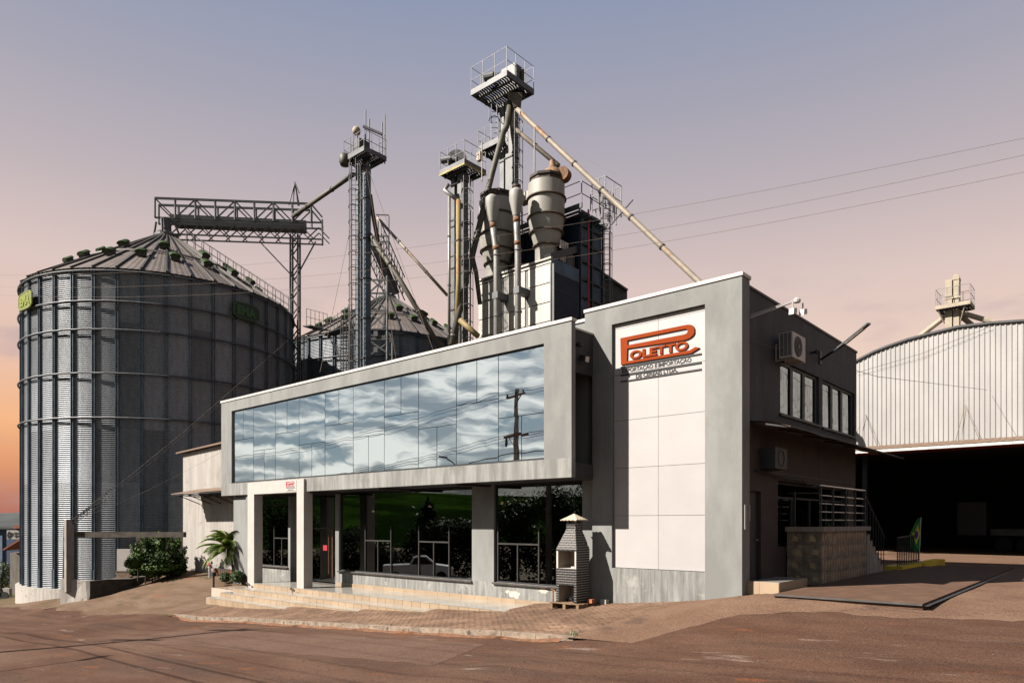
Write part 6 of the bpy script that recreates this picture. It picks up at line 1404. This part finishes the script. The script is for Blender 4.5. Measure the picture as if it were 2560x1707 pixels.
for i, (a0, a1, a2) in enumerate((((2140, 1083), (2164, 1036), (2192, 1112)), ((2388, 1105), (2413, 1012), (2447, 1097)))): tag(MB().path([onY(*a0, YH - .3), onY(*a1, YH - .06), onY(*a2, YH - .3)], .012, 4).build('awning_stay', M_WIRE), ('left inverted V stay wire of the warehouse awning', 'right inverted V stay wire of the warehouse awning')[i], 'wire', 'stay wires of the warehouse awning')
# utility pole
up_ = thing('utility_pole', (-20.2, -17.4, -2), 'concrete utility pole with crossarms across the street', 'utility pole')
ux_, uy_, uz = -20.2, -17.4, 9.65
MB().hexa([(ux_ - .17, uy_ - .14, -2.4), (ux_ + .17, uy_ - .14, -2.4), (ux_ + .17, uy_ + .14, -2.4), (ux_ - .17, uy_ + .14, -2.4), (ux_ - .1, uy_ - .08, uz), (ux_ + .1, uy_ - .08, uz), (ux_ + .1, uy_ + .08, uz), (ux_ - .1, uy_ + .08, uz)]).build('shaft', M_CONC, up_)
for z, l in ((9.2, 1.05), (6.9, 1.15)): MB().beam((ux_ - l, uy_ + .16 - .35, z), (ux_ + l, uy_ + .16 + .35, z - .05), .12).build('crossarm', M_DWOOD, up_)
m = MB()
for o in (-.95, .1, .9): m.lathe((ux_ + o, uy_ + .16 + o * .33, 9.25), [(.04, 0), (.07, .08), (.04, .14), (.06, .2), (0, .24)], 8)
m.lathe((ux_ - .9, uy_ - .1, 6.3), [(.05, 0), (.09, .2), (.06, .5), (0, .55)], 8); m.build('insulator', M_DARK, up_)
MB().beam((ux_, uy_ + .1, 8.5), (ux_ + .7, uy_ + .36, 9.15), .05).beam((ux_, uy_ + .1, 6.2), (ux_ - .6, uy_, 6.85), .05).build('brace', M_STEEL, up_)
lab_ = ('outer street cable on the upper crossarm', 'centre street cable on the upper crossarm', 'inner street cable on the upper crossarm', 'outer street cable on the lower crossarm', 'centre street cable on the lower crossarm', 'inner street cable on the lower crossarm', 'low twisted street cable below the crossarms', 'lowest twisted street cable below the crossarms')
for i, (o, z, r) in enumerate(((-.95, 9.5, .013), (.1, 9.5, .013), (.9, 9.45, .013), (-1.0, 7.0, .014), (-.2, 7.0, .014), (.8, 6.95, .014), (.05, 5.9, .03), (.0, 5.3, .03))):
    pts = []
    for k in range(41):
        s_ = -62 + k * 2.9; x = ux_ + s_; sag = 0
        f = (s_ % 38) / 38; sag = 4 * f * (1 - f) * .9
        pts.append((x, uy_ + .16 + o * .9, z - sag + s_ * .045))
    tag(MB().path(pts, r, 4).build('street_cable', M_WIRE), lab_[i], 'cable', 'street cables across the road')
for i, (x, y, lab) in enumerate(((-26.5, -19.5, 'street lamp mirrored left of the utility pole'), (-15.5, -19.8, 'street lamp mirrored right of the utility pole'))):
    t = thing('street_lamp', (x, y, -2), lab, 'street lamp', 'street lamps across the road')
    MB().tube((x, y, -2.4), (x, y, 4.6), .06).path([(x, y, 4.6), (x - .4, y + .6, 5.3), (x - .8, y + 1.3, 6.0)], .04, 6).build('pole', M_STEEL, t); MB().beam((x - .75, y + 1.2, 5.97), (x - 1.05, y + 1.75, 6.1), .22, .1).build('lamp_head', M_STEEL, t)
# pickup
box('parking_pad', (-33, -17.5, -4), (-23.6, -10.6, -2.0), M_CONC)['kind'] = 'structure'
pk = thing('pickup_truck', (-27.3, -12.9, -2.0), 'silver pickup truck parked across the street', 'pickup truck')
hd2 = Vector((.66, -.75, 0)).normalized(); sd2 = Vector((-hd2.y, hd2.x, 0)); c0 = V(-27.3, -12.9, 0); gz2 = -2.0
def pkp(l, s, z): return c0 + hd2 * l + sd2 * s + V(0, 0, gz2 + z)
prof_ = [(-2.2, .45), (-2.2, 1.05), (-.55, 1.08), (-.35, 1.5), (.0, 1.62), (.5, 1.60), (1.15, 1.08), (2.0, .95), (2.2, .7), (2.2, .4), (1.75, .35), (1.0, .35), (-1.0, .35), (-1.8, .35)]
MB().prism([pkp(l, -.82, z) for l, z in prof_], sd2 * 1.64).build('body', M_CAR, pk)
for s_ in (-.825, .825):
    MB().prism([pkp(l, s_, z) for l, z in ((-.42, 1.10), (-.25, 1.46), (.05, 1.55), (.45, 1.53), (.98, 1.10))], sd2 * (.01 if s_ > 0 else -.01)).build('side_window', M_BLACKL, pk)
    for l in (-1.4, 1.45): MB().tube(pkp(l, s_ * .9, .33), pkp(l, s_ * 1.03, .33), .33, 18).build('wheel', M_TYRE, pk)
MB().beam(pkp(-.6, .7, 1.66), pkp(.4, .7, 1.68), .04).beam(pkp(-.6, -.7, 1.66), pkp(.4, -.7, 1.68), .04).build('roof_rail', M_DARK, pk)
for s_ in (-.6, .6): MB().beam(pkp(2.19, s_ - .2, .75), pkp(2.19, s_ + .2, .75), .08, .16).build('headlight', M_LAMP, pk); MB().beam(pkp(-2.2, s_ * 1.2 - .08, .8), pkp(-2.2, s_ * 1.2 + .08, .8), .05, .3).build('tail_light', M_REDPAINT, pk)
# trees and shrubs across the street
def tree(x, y, h, r, m_, lab, cat='tree', kind='round', n=2200, sz=.13, seed=1, grp='trees across the street'):
    z0 = g1(x, y) - .3; t = thing('street_tree' if cat == 'tree' else 'street_shrub', (x, y, z0), lab, cat, grp); rg = random.Random(seed); m = MB(); tk = MB()
    tk.tube((x, y, z0), (x + .1, y, z0 + h * .6), .03 * h, 8, .012 * h)
    if kind == 'cone':
        for k in range(26):
            u = k / 25; zz_ = z0 + h * (.15 + .85 * u); rr = r * (1 - u) ** .8 + .15; a = k * 2.4
            leaves(m, (x + rr * .45 * math.cos(a), y + rr * .45 * math.sin(a), zz_), (rr * .75, rr * .75, .5), n // 26, sz, shell=.3, seed=seed * 31 + k)
    else:
        for k in range(9):
            a = rg.uniform(0, 6.28); q = rg.uniform(.1, .6) * r; p = (x + q * math.cos(a), y + q * math.sin(a), z0 + h * rg.uniform(.5, .85)); leaves(m, p, (r * .5, r * .5, h * .2), n // 9, sz, shell=.35, seed=seed * 17 + k); tk.tube((x, y, z0 + h * .35), p, .02 * h, 5, .01)
    m.build('crown' if cat == 'tree' else 'foliage', m_, t); tk.build('trunk' if cat == 'tree' else 'stem', M_BARK, t)
tree(-36.0, -21.5, 6.7, 2.6, M_CONIF, 'tall dark conifer across the street mirrored in the long window', kind='cone', n=4200, seed=2)
tree(-33.2, -20.7, 5.4, 2.2, M_LEAF, 'dark leafy tree close beside the conifer across the street', n=3000, seed=23)
tree(-30.5, -21.0, 4.9, 2.6, M_CONIF, 'dark round tree right of the conifer across the street', n=3000, seed=3)
tree(-26.0, -20.6, 6.6, 2.6, M_LEAF, 'broad dark tree mirrored in the left half of the right shop window', n=4200, seed=4)
tree(-22.3, -20.9, 6.9, 2.6, M_LEAF, 'broad dark tree mirrored in the middle of the right shop window', n=4200, seed=14)
tree(-18.6, -20.4, 6.7, 2.6, M_LEAF, 'broad dark tree mirrored at the barbecue side of the right shop window', n=4200, seed=15)
tree(-13.8, -21.5, 5.6, 3.0, M_LEAF2, 'broad lighter tree across the street at the right', n=3000, seed=5)
tree(-42.5, -21.0, 4.2, 2.2, M_LEAF, 'low bushy tree at the left of the mirrored row', n=2600, seed=6)
tree(-40.0, -20.6, 3.4, 1.3, M_YLEAF, 'yellow flowering shrub in the mirrored garden', 'shrub', seed=7, n=900, grp='shrubs across the street')
tree(-25.0, -17.9, 2.1, .9, M_LEAF2, 'clipped green shrub mirrored at the foot of the right window', 'shrub', seed=8, n=1500, sz=.06, grp='shrubs across the street')
tree(-49.0, -22.5, 6.0, 3.0, M_CONIF, 'dark bushy tree mirrored in the entrance door', n=3000, seed=9)
tree(-54.0, -20.8, 8.2, 3.4, M_CONIF, 'tall dark tree mirrored in the window behind the portico', n=4200, seed=19)
tree(-59.5, -21.2, 8.6, 3.6, M_CONIF, 'tallest dark tree farthest left across the street', n=4200, seed=20)
tree(-11.0, -23.0, 6.0, 3.0, M_CONIF, 'dark tree farthest right across the street', seed=10)
hg_ = thing('garden_hedge', (-25, -20, -2.3), 'long dark hedge along the far side of the street', 'hedge')
m = MB()
for k in range(36): x = -62 + k * 1.5; leaves(m, (x, -19.9 + .3 * math.sin(k), g1(x, -19.9) + 1.7 + .5 * math.sin(k * 2.3)), (1.2, .8, 2.0), 800, .15, shell=.4, seed=200 + k)
m.build('foliage', M_CONIF, hg_)
# crack along the edge of the concrete apron
cr_ = MB(); rg = random.Random(21); px_ = 1890; pts = []
while px_ < 2560: pts.append(gpt(px_, 1522 + (px_ - 1890) * .018 + rg.uniform(-3, 3) + (6 * math.sin((px_ - 1890) / 60)))); px_ += rg.uniform(6, 16)
for a, b_ in zip(pts, pts[1:]):
    w_ = rg.uniform(.008, .03); za_, zb2 = max(g1(a.x, a.y) + .006, road_z(a.x, a.y) + .006), max(g1(b_.x, b_.y) + .006, road_z(b_.x, b_.y) + .006); cr_.add([(a.x, a.y, za_), (b_.x, b_.y, zb2), (b_.x, b_.y + w_, zb2), (a.x, a.y + w_, za_)], [(0, 1, 2, 3)])
tag(cr_.build('pavement_crack', M_BLACKL, org=(0, 0, 0)), 'dark jagged crack along the concrete edge in front of the weighbridge', kind='stuff')
# small weeds and pebbles
for i, (px, py, lab) in enumerate(((1432, 1602, 'small green weed tuft at the right end of the kerb'), (358, 1540, 'small green weed at the left end of the kerb'), (1048, 1544, 'single small green weed among the pavers'))):
    z = -.75 if i == 0 else (-1.9 if i == 1 else -1.1); d = ray(px, py); t_ = (z - CAMP.z) / d.z; p = CAMP + d * t_; z = max(g1(p.x, p.y), road_z(p.x, p.y)); m = MB(); rg = random.Random(i)
    for k in range(22 if i == 0 else 9): a = rg.uniform(0, 6.28); l = rg.uniform(.05, .14) * (1 if i == 0 else .6); b0 = V(p.x + rg.uniform(-.12, .12), p.y + rg.uniform(-.05, .05), z - .01); tip = b0 + V(math.cos(a) * l * .6, math.sin(a) * l * .6, l); m.add([b0 - V(.012, 0, 0), b0 + V(.012, 0, 0), tip], [(0, 1, 2)])
    tag(m.build('weed', M_LEAF2), lab, 'weed', 'weeds along the kerb')
rg = random.Random(9); m = MB()
for k in range(420):
    x = rg.uniform(-14, 9); y = rg.uniform(-13, -1.5)
    if y > edge(x) - .15: continue
    z = road_z(x, y); r = rg.uniform(.006, .022); m.lathe((x, y, z - .004), [(r, 0), (r * 1.1, r * .5), (0, r * 1.1)], 5)
tag(m.build('loose_gravel', mat('dark_gravel', (.10, .07, .055), .9, var=.4, scale=20)), 'loose dark grit scattered on the asphalt', kind='stuff')
